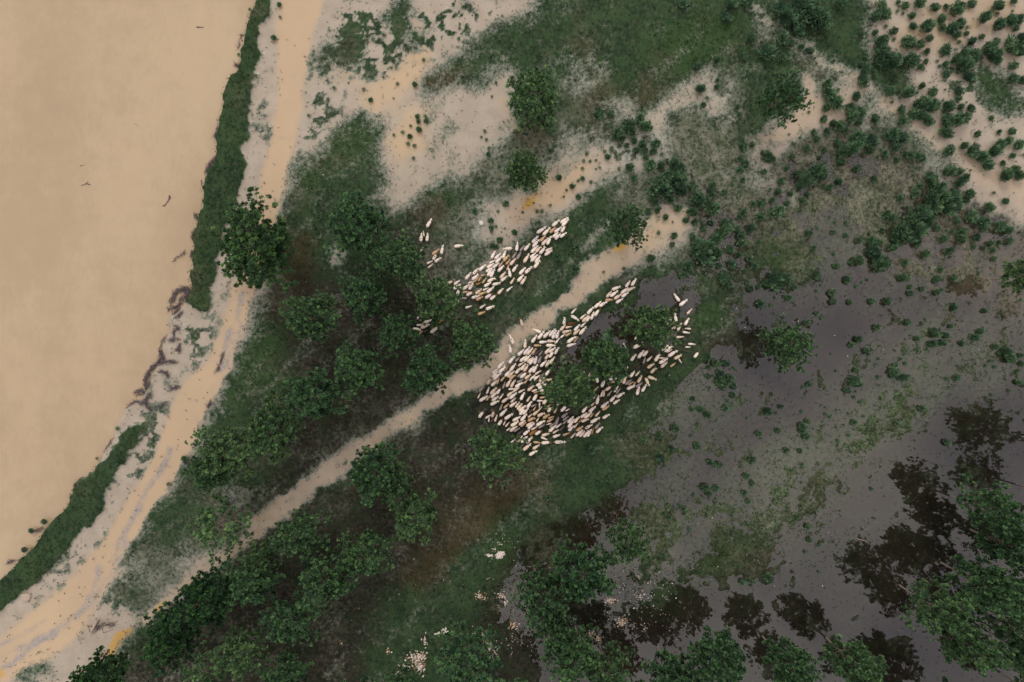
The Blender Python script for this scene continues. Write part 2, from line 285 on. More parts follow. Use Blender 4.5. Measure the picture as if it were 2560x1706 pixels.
isl = [P('D', '1745,560 1800,530 1865,560 1875,620 1830,660 1760,640 1700,690 1660,760 1600,830 1560,880 1580,700 1680,680 1740,640'), P('D', '1540,230 1660,250 1690,330 1660,400 1590,420 1520,340'), P('4', '900,1000 1100,960 1350,880 1340,960 1200,1060 1070,1240 950,1180'), P('4', '100,1010 460,950 480,1060 300,1190 140,1140'),
       P('D', '1530,1350 1600,1290 1750,1200 1740,1260 1660,1330 1580,1390 1480,1440'), P('D', '1480,1165 1520,1120 1560,1100 1530,1150'), P('D', '1760,1190 1820,1140 1800,1180'), P('D', '2190,850 2240,800 2260,820 2210,865'), P('D', '1640,630 1720,600 1700,670'),
       P('4', '600,880 850,760 960,900 760,960 640,1000'), P('D', '1150,1190 1330,1090 1430,1060 1500,1000 1560,1000 1440,1110 1320,1160 1230,1230 1160,1290'), P('D', '1380,1340 1480,1300 1560,1340 1500,1430 1400,1440'), P('4', '300,1280 420,1240 470,1330 400,1420 300,1400'), P('5', '60,150 240,160 200,350 60,330')]
Z['island'] = raster(isl)
Z['shoal'] = raster([P('D', '1400,1130 1560,960 1640,840 1720,800 1640,1000 1500,1160 1400,1200'), P('D', '1340,1300 1500,1240 1800,1010 2000,900 2240,840 2300,900 2060,1000 1820,1140 1600,1300 1480,1380'), P('5', '1150,980 1500,800 2000,620 2240,700 1900,950 1400,1200 1250,1100'), P('4', '700,1060 1060,1060 1240,1240 1000,1400 700,1300'),
                     P('D', '1740,480 1900,440 2100,420 2050,560 1900,640 1700,700'), P('5', '540,1300 1000,1350 1400,1200 1200,1400 800,1568 500,1568')], [(P('D', '1800,1400 1960,1370 2080,1300 2140,1200'), [20, 26, 30, 20]), (P('D', '1700,1020 1820,980'), 30)])
Z['ochre'] = raster([P('3', '880,1150 930,1090 1010,1050 1020,1090 965,1155 900,1165'), P('3', '1395,1350 1440,1335 1515,1345 1440,1405 1410,1390'), P('3', '810,740 850,685 910,675 870,735'), P('2', '430,1450 470,1370 600,1335 640,1370 560,1400 500,1460 440,1490'), P('2', '-100,1560 0,1500 40,1500 0,1568 -60,1640'), P('2', '700,1240 760,1210 720,1270 660,1290')])  # below the upper trees their reflection painted into the silt; elsewhere ochre sand

# grid: fine inside the view, coarser outwards
def axis(half, step, far):
    a = list(np.arange(-half, half+step/2, step)); s, x = step, half; e = []
    while x < far: s *= 1.16; x += s; e.append(x)
    return np.array([-q for q in reversed(e)]+a+e)
ax_x, ax_y = axis(74, 0.2, 1500), axis(52, 0.2, 1500)
VX, VY = np.meshgrid(ax_x, ax_y); nxv, nyv = len(ax_x), len(ax_y)
VX = VX.astype(np.float64); VY = VY.astype(np.float64)
N1, N2, N3, N4, N5 = Noise(1), Noise(2), Noise(3), Noise(4), Noise(5)
PX, PY = VX/S+1280, 853-VY/S
wpx = PX+60*N1.fbm(VX, VY, 3.5, 4, .6); wpy = PY+60*N2.fbm(VX, VY, 3.5, 4, .6)
n_fine = N3.fbm(VX, VY, 1.1, 3, .7); n_mid = N4.fbm(VX, VY, 4.5, 4, .6); n_big = N5.fbm(VX, VY, 14, 4)
n_str = N2.fbm((VX+VY)*.25, (VX-VY), 2.5, 4, .6)      # streaks along the old furrows
def samp(m, x, y):
    u = np.clip((x-RX0)/CELL-.5, 0, m.shape[1]-1.01); v = np.clip((y-RY0)/CELL-.5, 0, m.shape[0]-1.01)
    ui, vi = u.astype(int), v.astype(int); fu, fv = u-ui, v-vi
    return (m[vi, ui]*(1-fu)+m[vi, ui+1]*fu)*(1-fv)+(m[vi+1, ui]*(1-fu)+m[vi+1, ui+1]*fu)*fv
def sst(x, a, b):
    t = np.clip((x-a)/(b-a), 0, 1); return t*t*(3-2*t)
def field(key, bl, amp=0.0, wdt=.12, noise=None, warp=1.0, c=.5):
    m = blur(Z[key], bl); v = samp(m, PX+(wpx-PX)*warp, PY+(wpy-PY)*warp)
    if amp: v = v+(noise if noise is not None else n_fine)*amp
    return sst(v, c-wdt, c+wdt)
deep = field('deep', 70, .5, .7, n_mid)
river = field('river', 8, .35, .3, warp=.7)
bankm = field('bank', 12, 1.0, .25, n_fine*.8+n_mid*.3, .8)
silt = field('silt', 46, 1.05, .75, n_fine*.6+n_mid*.4+n_str*.6, .85, .40)
path = field('path', 26, 1.0, .5, n_fine*.8+n_mid*.5, .8, .48)
silt = np.maximum(silt, path)
teal_ = field('teal', 40, 1.2, .4, n_mid)
g1 = field('g1', 40, 1.3, .75, n_fine*.6+n_mid*.6)
g2 = field('g2', 60, 0, .5)
roadm = field('road', 20, .4, .38, n_mid+n_fine*.3, .4, .42)
pool = field('pool', 40, .6, .45, n_mid, .8, .45)
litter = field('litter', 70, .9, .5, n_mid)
brown = field('brown', 50, 1.3, .5, n_mid)
bright = field('bright', 55, 1.2, .5, n_mid)
flood_ = field('flood', 60, 1.0, .5, n_mid*.8+n_fine*.3)
flood_ = np.maximum(flood_, field('farm', 22, .5, .4, n_mid))
island = field('island', 56, 1.2, .8, n_fine*.5+n_mid*.8)
bright = np.maximum(bright, bankm*sst(n_mid, -.12, .22)*.75)
pool = pool*(1-.55*sst(PX, 1800, 2000)); pool = np.maximum(pool, path*.4)
rut = field('rut', 7, .8, .35, n_fine, .2, .42)
shoal = field('shoal', 90, 1.7, 1.0, n_mid*.5+n_str*.9)
pale = field('pale', 90, 1.0, .6, n_mid+n_fine*.5)
ochre = field('ochre', 14, .8, .25, n_fine)
# speckled grass thins out across the silt
spk = sst(n_fine+.5*n_mid-.16+g2*.15+teal_*.09, -.03, .07)
siltf = silt*(1-bankm)*(1-g1*.95)
siltf = siltf*(1-spk*.85*np.clip(.12+g2*.85+teal_*.7, 0, 1)*(1-pool)*(1-roadm))
siltf = np.maximum(siltf, roadm*(1-g1*.6)); siltf = np.maximum(siltf, pool*(1-bankm)*(1-g1*.5))
siltf = np.maximum(siltf, river)
island = island*(1-.9*deep)
wet = flood_*(1-island)*(1-np.clip(silt*1.2, 0, 1)*.9)
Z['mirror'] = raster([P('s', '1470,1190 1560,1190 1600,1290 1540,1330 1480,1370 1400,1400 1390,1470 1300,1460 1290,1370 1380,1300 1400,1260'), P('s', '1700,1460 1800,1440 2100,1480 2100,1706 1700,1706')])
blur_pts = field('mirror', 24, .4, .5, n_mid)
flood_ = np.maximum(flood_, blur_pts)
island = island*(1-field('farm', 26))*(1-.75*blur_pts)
shoal = np.clip((shoal*1.35+.26*sst(n_str+n_fine*.6+n_big*.5, -.1, .35))*flood_*(1-island), 0, 1)
# heights
hz = .10+.08*n_mid+.02*n_fine
shoal = shoal*(1-.95*deep)*(1-.9*blur_pts)
hz = hz*(1-siltf)+(.05+.012*n_mid)*siltf
hz = hz*(1-wet)+(-.09+.04*n_mid+.03*shoal)*wet
hz = hz+(n_fine*.14+n_mid*.15)*4*wet*(1-wet)
hz = hz+bankm*(.35+.3*n_mid)
hz = hz*(1-river)+(-1.1)*river
far_ = sst(np.maximum(np.abs(VX)-90, np.abs(VY)-66), 0, 40)
hz = hz+far_*(n_big*.2)
GZ = hz
def gz(x, y):
    i = min(max(int(np.searchsorted(ax_x, x)), 0), nxv-1); j = min(max(int(np.searchsorted(ax_y, y)), 0), nyv-1)
    return float(GZ[j, i])
def gmask(m, x, y):
    i = min(max(int(np.searchsorted(ax_x, x)), 0), nxv-1); j = min(max(int(np.searchsorted(ax_y, y)), 0), nyv-1)
    return float(m[j, i])
co = np.stack([VX, VY, GZ], -1).reshape(-1, 3)
idx = np.arange(nxv*nyv).reshape(nyv, nxv)
fc = np.stack([idx[:-1, :-1], idx[:-1, 1:], idx[1:, 1:], idx[1:, :-1]], -1).reshape(-1, 4)

# ---- ground material
m_ground, t = mat_new('ground'); g = NT(t)
tcn = g.n('ShaderNodeTexCoord').outputs['Object']
def attr(nm):
    a = g.n('ShaderNodeAttribute', attribute_name=nm); sp = g.n('ShaderNodeSeparateColor'); g.link(a.outputs['Color'], sp.inputs[0]); return sp.outputs
A, B_, C_ = attr('ma'), attr('mb'), attr('mc')
nf = g.noise(2.2, 5, tcn, .7); nm_ = g.noise(.45, 4, tcn, .6); nb = g.noise(.09, 3, tcn); nx = g.noise(7, 3, tcn, .7)
grass = g.mix(g.ramp(nm_, .38, .62), (.026, .050, .027), (.040, .080, .035))
grass = g.mix(g.ramp(nf, .42, .68), grass, (.056, .074, .036))
grass = g.mix(g.ramp(nf, .44, .28), grass, (.018, .034, .018))
grass = g.mix(g.math('MULTIPLY', B_[1], g.ramp(nm_, .2, .6, .35, 1)), grass, g.mix(nf, (.030, .062, .024), (.056, .100, .036)))
grass = g.mix(g.math('MULTIPLY', B_[0], g.ramp(nf, .25, .6, .35, .9)), grass, g.mix(nm_, (.045, .032, .018), (.095, .068, .035)))
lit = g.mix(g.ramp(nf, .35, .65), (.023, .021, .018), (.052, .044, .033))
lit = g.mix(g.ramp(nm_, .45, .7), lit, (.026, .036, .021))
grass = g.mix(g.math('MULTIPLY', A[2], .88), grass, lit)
silt_c = g.mix(g.ramp(nm_, .3, .7), (.345, .287, .213), (.41, .347, .268))
silt_c = g.mix(g.math('MULTIPLY', g.ramp(nf, .5, .68), .35), silt_c, (.19, .21, .16))
silt_c = g.mix(C_[1], silt_c, g.mix(g.ramp(nf, .35, .65), (.15, .19, .15), (.36, .34, .28)))
silt_c = g.mix(C_[0], silt_c, g.mix(g.ramp(nb, .35, .65), (.46, .325, .18), (.49, .36, .215)))
silt_c = g.mix(A[1], silt_c, g.mix(g.ramp(nb, .3, .7), (.46, .335, .205), (.505, .37, .222)))
silt_c = g.mix(g.math('MULTIPLY', g.n('ShaderNodeAttribute', attribute_name='rut').outputs['Fac'], g.ramp(nf, .25, .55, .35, .95)), silt_c, g.mix(g.ramp(nx, .5, .62), (.33, .295, .27), (.13, .13, .12)))
silt_c = g.mix(C_[2], silt_c, (.50, .29, .055))
pl = g.n('ShaderNodeAttribute', attribute_name='pale').outputs['Fac']
grass = g.mix(g.math('MULTIPLY', pl, g.ramp(g.math('ADD', g.math('MULTIPLY', nf, .6), g.math('MULTIPLY', nm_, .4)), .38, .62, .12, .85)), grass, g.mix(nm_, (.16, .17, .135), (.30, .27, .215)))
sf = g.ramp(g.math('ADD', A[0], g.math('ADD', g.math('MULTIPLY', g.math('SUBTRACT', nx, .5), .7), g.math('MULTIPLY', g.math('SUBTRACT', nf, .5), .9))), .1, .9)
drowned = g.mix(nm_, (.135, .17, .125), (.235, .235, .185))
col = g.mix(g.ramp(sf, .0, .5), grass, drowned)
col = g.mix(g.ramp(sf, .35, .95), col, silt_c)
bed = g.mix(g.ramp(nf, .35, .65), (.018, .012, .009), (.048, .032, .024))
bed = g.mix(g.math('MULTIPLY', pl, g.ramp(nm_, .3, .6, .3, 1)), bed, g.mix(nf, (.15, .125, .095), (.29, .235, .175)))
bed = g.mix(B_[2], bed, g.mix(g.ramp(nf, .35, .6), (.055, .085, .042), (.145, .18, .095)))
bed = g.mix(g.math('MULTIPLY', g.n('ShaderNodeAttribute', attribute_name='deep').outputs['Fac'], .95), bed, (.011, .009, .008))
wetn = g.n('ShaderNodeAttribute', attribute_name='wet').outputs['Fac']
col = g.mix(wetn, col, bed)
dif = g.n('ShaderNodeBsdfDiffuse'); g.link(col, dif.inputs[0])
bmp = g.n('ShaderNodeBump'); bmp.inputs['Distance'].default_value = .12
g.link(g.math('MULTIPLY', g.math('SUBTRACT', 1.0, sf), .8), bmp.inputs['Strength']); g.link(nx, bmp.inputs['Height']); g.link(bmp.outputs[0], dif.inputs['Normal'])
gl = g.n('ShaderNodeBsdfGlossy'); gl.inputs['Roughness'].default_value = .12
fr = g.n('ShaderNodeFresnel'); fr.inputs['IOR'].default_value = 1.7
ms = g.n('ShaderNodeMixShader'); g.link(g.math('MULTIPLY', fr.outputs[0], sf), ms.inputs[0]); g.link(dif.outputs[0], ms.inputs[1]); g.link(gl.outputs[0], ms.inputs[2])
o = g.n('ShaderNodeOutputMaterial'); g.link(ms.outputs[0], o.inputs[0])
gm = mesh_np('ground', co, fc, m_ground)
def put_attr(me, nm, arrs):
    a = me.attributes.new(nm, 'FLOAT_COLOR', 'POINT'); d = np.ones((len(me.vertices), 4), np.float32)
    for i, r in enumerate(arrs): d[:, i] = r.ravel()
    a.data.foreach_set('color', d.ravel())
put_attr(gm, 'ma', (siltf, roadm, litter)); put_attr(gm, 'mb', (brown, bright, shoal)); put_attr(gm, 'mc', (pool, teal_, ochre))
a = gm.attributes.new('deep', 'FLOAT', 'POINT'); a.data.foreach_set('value', deep.astype(np.float32).ravel())
a = gm.attributes.new('rut', 'FLOAT', 'POINT'); a.data.foreach_set('value', rut.astype(np.float32).ravel())
a = gm.attributes.new('pale', 'FLOAT', 'POINT'); a.data.foreach_set('value', pale.astype(np.float32).ravel())
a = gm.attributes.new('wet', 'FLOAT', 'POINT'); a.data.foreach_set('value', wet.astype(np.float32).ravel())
tag(link('ground', gm), 'grassy flood plain with pale silt pools, wheel track and dark leaf litter', 'ground', kind='structure')

# ---- river
def water_mat(name, c1, c2, alpha, ior, rough, scale):
    m, t = mat_new(name); g = NT(t); c = g.n('ShaderNodeTexCoord').outputs['Object']
    mp = g.n('ShaderNodeMapping'); mp.inputs['Scale'].default_value = (1, .45, 1); mp.inputs['Rotation'].default_value = (0, 0, R(-14)); g.link(c, mp.inputs[0])
    n1 = g.noise(scale, 5, mp.outputs[0], .55); n2 = g.noise(scale*6, 4, c, .6)
    n3 = g.noise(2.2, 4, mp.outputs[0], .7)
    cc = g.mix(g.ramp(g.math('ADD', g.math('ADD', g.math('MULTIPLY', n1, .6), g.math('MULTIPLY', n2, .22)), g.math('MULTIPLY', n3, .18)), .38, .62), c1, c2)
    d = g.n('ShaderNodeBsdfDiffuse'); g.link(cc, d.inputs[0])
    body = d.outputs[0]
    if alpha < 1:
        tr = g.n('ShaderNodeBsdfTransparent'); tr.inputs[0].default_value = (.86, .85, .8, 1)
        mm = g.n('ShaderNodeMixShader'); mm.inputs[0].default_value = alpha
        g.link(tr.outputs[0], mm.inputs[1]); g.link(d.outputs[0], mm.inputs[2]); body = mm.outputs[0]
    gl = g.n('ShaderNodeBsdfGlossy'); gl.inputs['Roughness'].default_value = rough
    bm = g.n('ShaderNodeBump'); bm.inputs['Strength'].default_value = .05; bm.inputs['Distance'].default_value = .02
    g.link(g.noise(2.5, 3, c), bm.inputs['Height']); g.link(bm.outputs[0], gl.inputs['Normal'])
    f = g.n('ShaderNodeFresnel'); f.inputs['IOR'].default_value = ior
    bf = g.n('ShaderNodeNewGeometry').outputs['Backfacing']
    ms = g.n('ShaderNodeMixShader'); g.link(g.math('MULTIPLY', f.outputs[0], g.math('SUBTRACT', 1.0, bf)), ms.inputs[0]); g.link(body, ms.inputs[1]); g.link(gl.outputs[0], ms.inputs[2])
    o = g.n('ShaderNodeOutputMaterial'); g.link(ms.outputs[0], o.inputs[0]); return m
m_river = water_mat('river_water', (.385, .285, .172), (.462, .348, .215), 1, 1.65, .06, .07)
def sheet(name, poly, z, mat):
    ar = sum(poly[i-1][0]*poly[i][1]-poly[i][0]*poly[i-1][1] for i in range(len(poly)))
    if ar < 0: poly = poly[::-1]
    me = bpy.data.meshes.new(name); me.from_pydata([(x, y, z) for x, y in poly], [], [tuple(range(len(poly)))]); me.update(); me.materials.append(mat)
    return link(name, me)
rv = [(wx(x)+2.5, wy(y)) for x, y in river_edge[1:-1]]
rv = [(wx(640)+4, 1500)]+[(rv[0][0], rv[0][1])]+rv[1:]+[(-200, -110), (-1500, -900), (-1500, 1500)]
tag(sheet('river', rv, -.25, m_river), 'wide muddy tan river filling the left of the view', 'river', kind='structure')
m_flood = water_mat('flood_water', (.018, .013, .011), (.056, .040, .032), .22, 1.92, .03, .12)
fp = [(wx(x), wy(y)) for x, y in P('D', '1230,880 1270,760 1430,690 1480,600 1560,440 1700,420 1850,250 2353,250 3400,250 16000,250 16000,-0 ')][:-1]
fp = [(wx(x), wy(y)) for x, y in P('D', '1230,900 1250,770 1420,690 1470,610 1530,600 1590,420 1700,400 1850,280 2000,280 2353,380 3600,380')]
fp += [(1500, 60), (1500, -1500), (60, -1500), (wx(1180), wy(1706)), (wx(1180), wy(1420)), (wx(1280), wy(1290)), (wx(1500), wy(1180)), (wx(1560), wy(1060)), (wx(1700), wy(900)), (wx(1700), wy(750)), (wx(1640), wy(800)), (wx(1480), wy(940))]
tag(sheet('flood_water', fp, 0.0, m_flood), 'still brown grey flood water lying over the grass and mirroring the trees', 'flood water', kind='structure')
print('ground done')
# ------------------------------------------------------------------ foliage builders
def leaves(rs, centers, dirs, per, ln, wd, spread=1.0, up=.35):
    """tufts of small folded leaves around each centre; returns verts, faces, tuft value per vertex"""
    n = len(centers); c = np.repeat(centers, per, 0); d = np.repeat(dirs, per, 0); N = n*per
    v = rs.normal(size=(N, 3)); v /= np.linalg.norm(v, axis=1)[:, None]
    a = d*.9+v*spread; a[:, 2] += up*rs.rand(N); a /= np.linalg.norm(a, axis=1)[:, None]
    q = rs.normal(size=(N, 3))*.55; q[:, 2] += 1.0
    b = np.cross(a, q); b /= np.linalg.norm(b, axis=1)[:, None]+1e-9
    nn = np.cross(b, a)
    l = ln*(.65+.7*rs.rand(N))[:, None]; ww = wd*(.7+.6*rs.rand(N))[:, None]
    p0 = c+a*l*.12*rs.rand(N)[:, None]+v*ln*.25
    V = np.stack([p0, p0+a*l*.5+b*ww*.5+nn*ww*.12, p0+a*l-nn*ww*.2, p0+a*l*.5-b*ww*.5+nn*ww*.12], 1).reshape(-1, 3)
    F = np.arange(N*4).reshape(-1, 4)
    tv = np.repeat(rs.rand(n)**1.25, per*4)
    return V, F, tv
def foliage_mesh(name, V, F, tv, mat):
    me = bpy.data.meshes.new(name); n = len(F)
    me.vertices.add(len(V)); me.vertices.foreach_set('co', np.asarray(V, np.float32).ravel())
    me.loops.add(n*4); me.loops.foreach_set('vertex_index', np.asarray(F, np.int32).ravel())
    me.polygons.add(n); me.polygons.foreach_set('loop_start', np.arange(0, n*4, 4, dtype=np.int32)); me.update(calc_edges=True)
    a = me.attributes.new('tuft', 'FLOAT', 'POINT'); a.data.foreach_set('value', np.asarray(tv, np.float32)); me.materials.append(mat); return me

def tree_proto(seed, H=9.0, Rr=3.7, sparse=1.0, big=1.0, mat=None):
    rs = np.random.RandomState(seed); r = random.Random(seed)
    mb = MB(); lean = Vector((r.uniform(-.5, .5), r.uniform(-.5, .5), 0))
    tp = [Vector((0, 0, -.4)), Vector((0, 0, .3))]+[Vector((lean.x*k*k/25+r.uniform(-.08, .08), lean.y*k*k/25+r.uniform(-.08, .08), H*.9*k/5)) for k in range(1, 6)]
    mb.tube(tp, [.23, .18, .15, .12, .09, .05, .02], 7)
    cs, ds = [], []
    nl = int(30*sparse)+4
    sect = [r.uniform(.72, 1.18) for _ in range(7)]
    for i in range(nl):
        u = (i+.5)/nl; z0 = H*(.2+.62*u); prof = math.sin(math.pi*min(1, .25+.75*u)**.8)**.6*(1-.35*u)
        az = i*2.39996+r.uniform(-.35, .35); ln = Rr*1.08*(.35+.75*prof)*sect[int(az/(2*math.pi)*7) % 7]*r.uniform(.78, 1.14)
        k = z0/(H*.9)*5; b0 = tp[1+min(4, int(k))].lerp(tp[2+min(4, int(k))], k-int(k)) if k < 5 else tp[-1].copy()
        b0.z = z0; pit = r.uniform(.45, .85)+.35*u
        dirh = Vector((math.cos(az), math.sin(az), 0)); pts = [b0]
        for s_ in range(1, 5):
            f = s_/4; pts.append(b0+dirh*(ln*f)+Vector((r.uniform(-.12, .12), r.uniform(-.12, .12), ln*math.sin(pit)*(f**.85)*.75)))
        mb.tube(pts, [.06, .045, .035, .022, .01], 4)
        for j in range(int(8*sparse)+2):
            f = .22+.78*(j+.5)/(int(8*sparse)+2); q = f*4; qi = min(3, int(q)); base = pts[qi].lerp(pts[qi+1], q-qi)
            a2 = az+r.choice((-1, 1))*r.uniform(.3, 1.3); d2 = Vector((math.cos(a2), math.sin(a2), r.uniform(.1, .9))).normalized()
            l2 = ln*.42*(1.15-f*.7)*r.uniform(.6, 1.2); tip = base+d2*l2
            mb.tube([base, base.lerp(tip, .5)+Vector((0, 0, .04)), tip], [.016, .011, .005], 3)
            for m_ in (.3, .6, .85, 1.08):
                if r.random() < .84: cs.append(tuple(base.lerp(tip, m_)+Vector((r.gauss(0, .1), r.gauss(0, .1), r.gauss(0, .08))))); ds.append(tuple(d2))
    for k in range(14): cs.append(tuple(tp[-1]+Vector((r.gauss(0, .35), r.gauss(0, .35), r.uniform(-.6, .5))))); ds.append((0, 0, 1))
    V, F, tv = leaves(rs, np.array(cs), np.array(ds), int(28*big), .22, .14)
    q_ = np.percentile(np.hypot(V[:, 0], V[:, 1]), 93); k_ = 3.7/q_; V[:, :2] *= k_; mb.v = [(a*k_, b*k_, c) for a, b, c in mb.v]
    return mb.mesh('trunk', M_BARK), foliage_mesh('crown', V, F, tv, mat or M_TREE)
TREES = [tree_proto(11+k, 9.0, 3.7, (1, 1.1, .9, 1, 1.15, .95, 1, .62)[k]) for k in range(8)]+[tree_proto(31, 9.0, 3.7, 1.3, 1.2, M_TREED)]

def shrub_proto(seed):
    rs = np.random.RandomState(seed); r = random.Random(seed); mb = MB(); cs, ds = [], []
    n = 26; off = [r.uniform(.6, 1.3) for _ in range(5)]
    for i in range(n):
        a = i*2.39996; rad = math.sqrt((i+.4)/n)*.86*off[int(a/6.2832*5) % 5]*r.uniform(.72, 1.15)
        top = Vector((math.cos(a)*rad, math.sin(a)*rad, (1.15-.55*rad)*r.uniform(.75, 1.1))); root = Vector((math.cos(a)*rad*.35, math.sin(a)*rad*.35, -.08))
        mb.tube([root, root.lerp(top, .5)+Vector((0, 0, .05)), top], [.022, .015, .006], 3)
        for f in (.45, .72, 1.0):
            p = root.lerp(top, f); cs.append(tuple(p)); ds.append((math.cos(a)*.75, math.sin(a)*.75, .7))
    V, F, tv = leaves(rs, np.array(cs), np.array(ds), 10, .34, .13, spread=.75)
    return mb.mesh('stems', M_BARK), foliage_mesh('foliage', V, F, tv, M_SHRUB)
SHRUBS = [shrub_proto(40+k) for k in range(6)]

# ------------------------------------------------------------------ labels: look + rank in a direction from something one can find
DIRS = ['right of', 'above right of', 'above', 'above left of', 'left of', 'below left of', 'below', 'below right of']
ORD = ['', 'second ', 'third ', 'fourth ', 'fifth ', 'sixth ', 'seventh ', 'eighth ', 'ninth ', 'tenth ', 'eleventh ', 'twelfth ', 'thirteenth ', 'fourteenth ', 'fifteenth ', 'sixteenth ', 'seventeenth ', 'eighteenth ', 'nineteenth ', 'twentieth ']
def label_all(items, anchors, fmt='{look}, {rank}nearest {dir} {anchor}'):
    """items: list of (px,py,look); the nth nearest thing of that look in that direction of the anchor"""
    best = [None]*len(items)
    for name, ax, ay in anchors:
        bins = {}
        for i, (x, y, look) in enumerate(items):
            d = math.hypot(x-ax, y-ay)
            if d < 3: continue
            s_ = int(round(math.atan2(ay-y, x-ax)/(math.pi/4))) % 8
            bins.setdefault((look, s_), []).append((d, i))
        for (look, s_), l in bins.items():
            l.sort()
            for k, (d, i) in enumerate(l):
                if k >= len(ORD): break
                sc = k*60+d
                if best[i] is None or sc < best[i][0]: best[i] = (sc, fmt.format(look=look, rank=ORD[k], dir=DIRS[s_], anchor=name))
    return [b[1] if b else it[2] for b, it in zip(best, items)]
# ------------------------------------------------------------------ trees: photo x, y, crown radius in px, height of crown middle, look
TR = [l.split() for l in """
640 612 98 5.2 d|895 566 78 5.4 g|1003 655 72 5.2 g|908 740 66 5 g|785 803 72 5.2 g|996 832 52 4.6 g|1090 752 68 5.2 g|1180 852 68 5.2 g|898 923 68 5 g|1062 930 70 5.2 g
786 990 74 5.4 g|676 1075 76 5.2 g|695 1000 44 4.6 s|566 1130 80 5.2 g|535 1180 55 4.6 g|555 1305 84 5.4 s|745 1337 66 5.2 g|918 1380 64 5.2 g|930 1180 80 5.4 g|985 1210 50 4.8 g
820 1445 78 5.4 g|655 1395 46 4.6 g|632 1455 62 5 g|722 1545 74 5.2 g|514 1500 78 5.4 d|432 1586 76 5.2 d|607 1622 64 5 g|522 1668 62 5 s|254 1688 66 5 d|712 1692 60 5 g
1233 1128 72 5.4 g|1040 1290 66 5.2 g|1450 1432 88 6.2 g|1565 1343 64 6 g|1352 1480 74 6.2 g|1385 1560 62 6 g|1432 1625 74 6.2 g|1514 1664 66 6 g|1671 1678 64 6.2 g|1796 1625 76 6.3 g
1170 1642 92 5.4 g|1010 1700 46 4.8 g|1623 814 72 5.4 g|1518 901 70 5.4 g|1427 972 74 5.4 g|1336 250 76 5 g|1306 437 56 4.6 g|1563 566 52 4.6 g|1950 250 64 4.8 g|1967 860 68 5.3 g
2556 690 44 5 g|2465 1272 78 6.3 g|2517 1362 74 6.3 g|2440 1452 82 6.4 g|2522 1475 62 6.2 g|2330 1515 76 6.6 g|2405 1600 70 6.6 g|2512 1560 58 6 s|2540 1622 64 6.2 g|2129 1655 76 6.3 g
1958 1652 74 6.4 g|1722 1680 52 6 g|2660 1112 84 6.4 g|2640 1240 70 6.2 g|2385 1782 84 6.4 g|2600 1750 70 6.4 g|2680 1420 70 6.2 g|1600 1760 70 6 g|1300 1770 70 5.6 g|880 1770 70 5.4 g|2250 1790 66 6.2 g|2040 1770 66 6.2 g""".replace('\n', '|').split('|') if l.strip()]
T_ANCH = [('the wheel track leaving the top edge', 740, 30), ('the top right corner of the photo', 2560, 0), ('the bottom right corner', 2560, 1706), ('the tan sheep flock tip at upper centre', 1418, 550), ('the lowest sheep', 1335, 1125),
          ('the driftwood heap on the river bank', 395, 900), ('the fallen pale log by the wheel track', 238, 1570), ('the two black dogs', 1180, 1015), ('the white heap of scraps in the grass', 1250, 1388), ('the bottom left corner', 0, 1706)]
look = {'d': 'dark green leafy tree', 'g': 'green poplar tree', 's': 'thin sparse tree'}
items = [(float(a[0]), float(a[1]), look[a[4]]) for a in TR]
labs = label_all(items, T_ANCH)
for i, (a, lab) in enumerate(zip(TR, labs)):
    px, py, r, h = map(float, a[:4]); x, y = at(px, py, h)
    v = 8 if a[4] == 'd' else 7 if a[4] == 's' else i % 7
    tm, cm = TREES[v]
    o = bpy.data.objects.new('tree', None); C.objects.link(o); sc = r*S*(HC-h)/HC/3.7*.89
    z = gz(x, y); o.location = (x, y, z-.05); o.rotation_euler = (0, 0, rnd.uniform(0, 6.28)); hz_ = h/5.15
    sc *= .88 if h > 5.9 else 1.12 if i == 0 else 1; hz_ *= 1.1 if h > 5.9 else 1; o.scale = (sc*rnd.uniform(.92, 1.08), sc*rnd.uniform(.92, 1.08), hz_)
    if i == 0: lab = 'dark green broad tree standing over the muddy wheel track by the river'
    tag(o, lab, 'tree', 'poplar trees on the flood plain' if a[4] == 'g' else 'dark and sparse trees on the flood plain')
    link('trunk', tm, o); link('crown', cm, o)

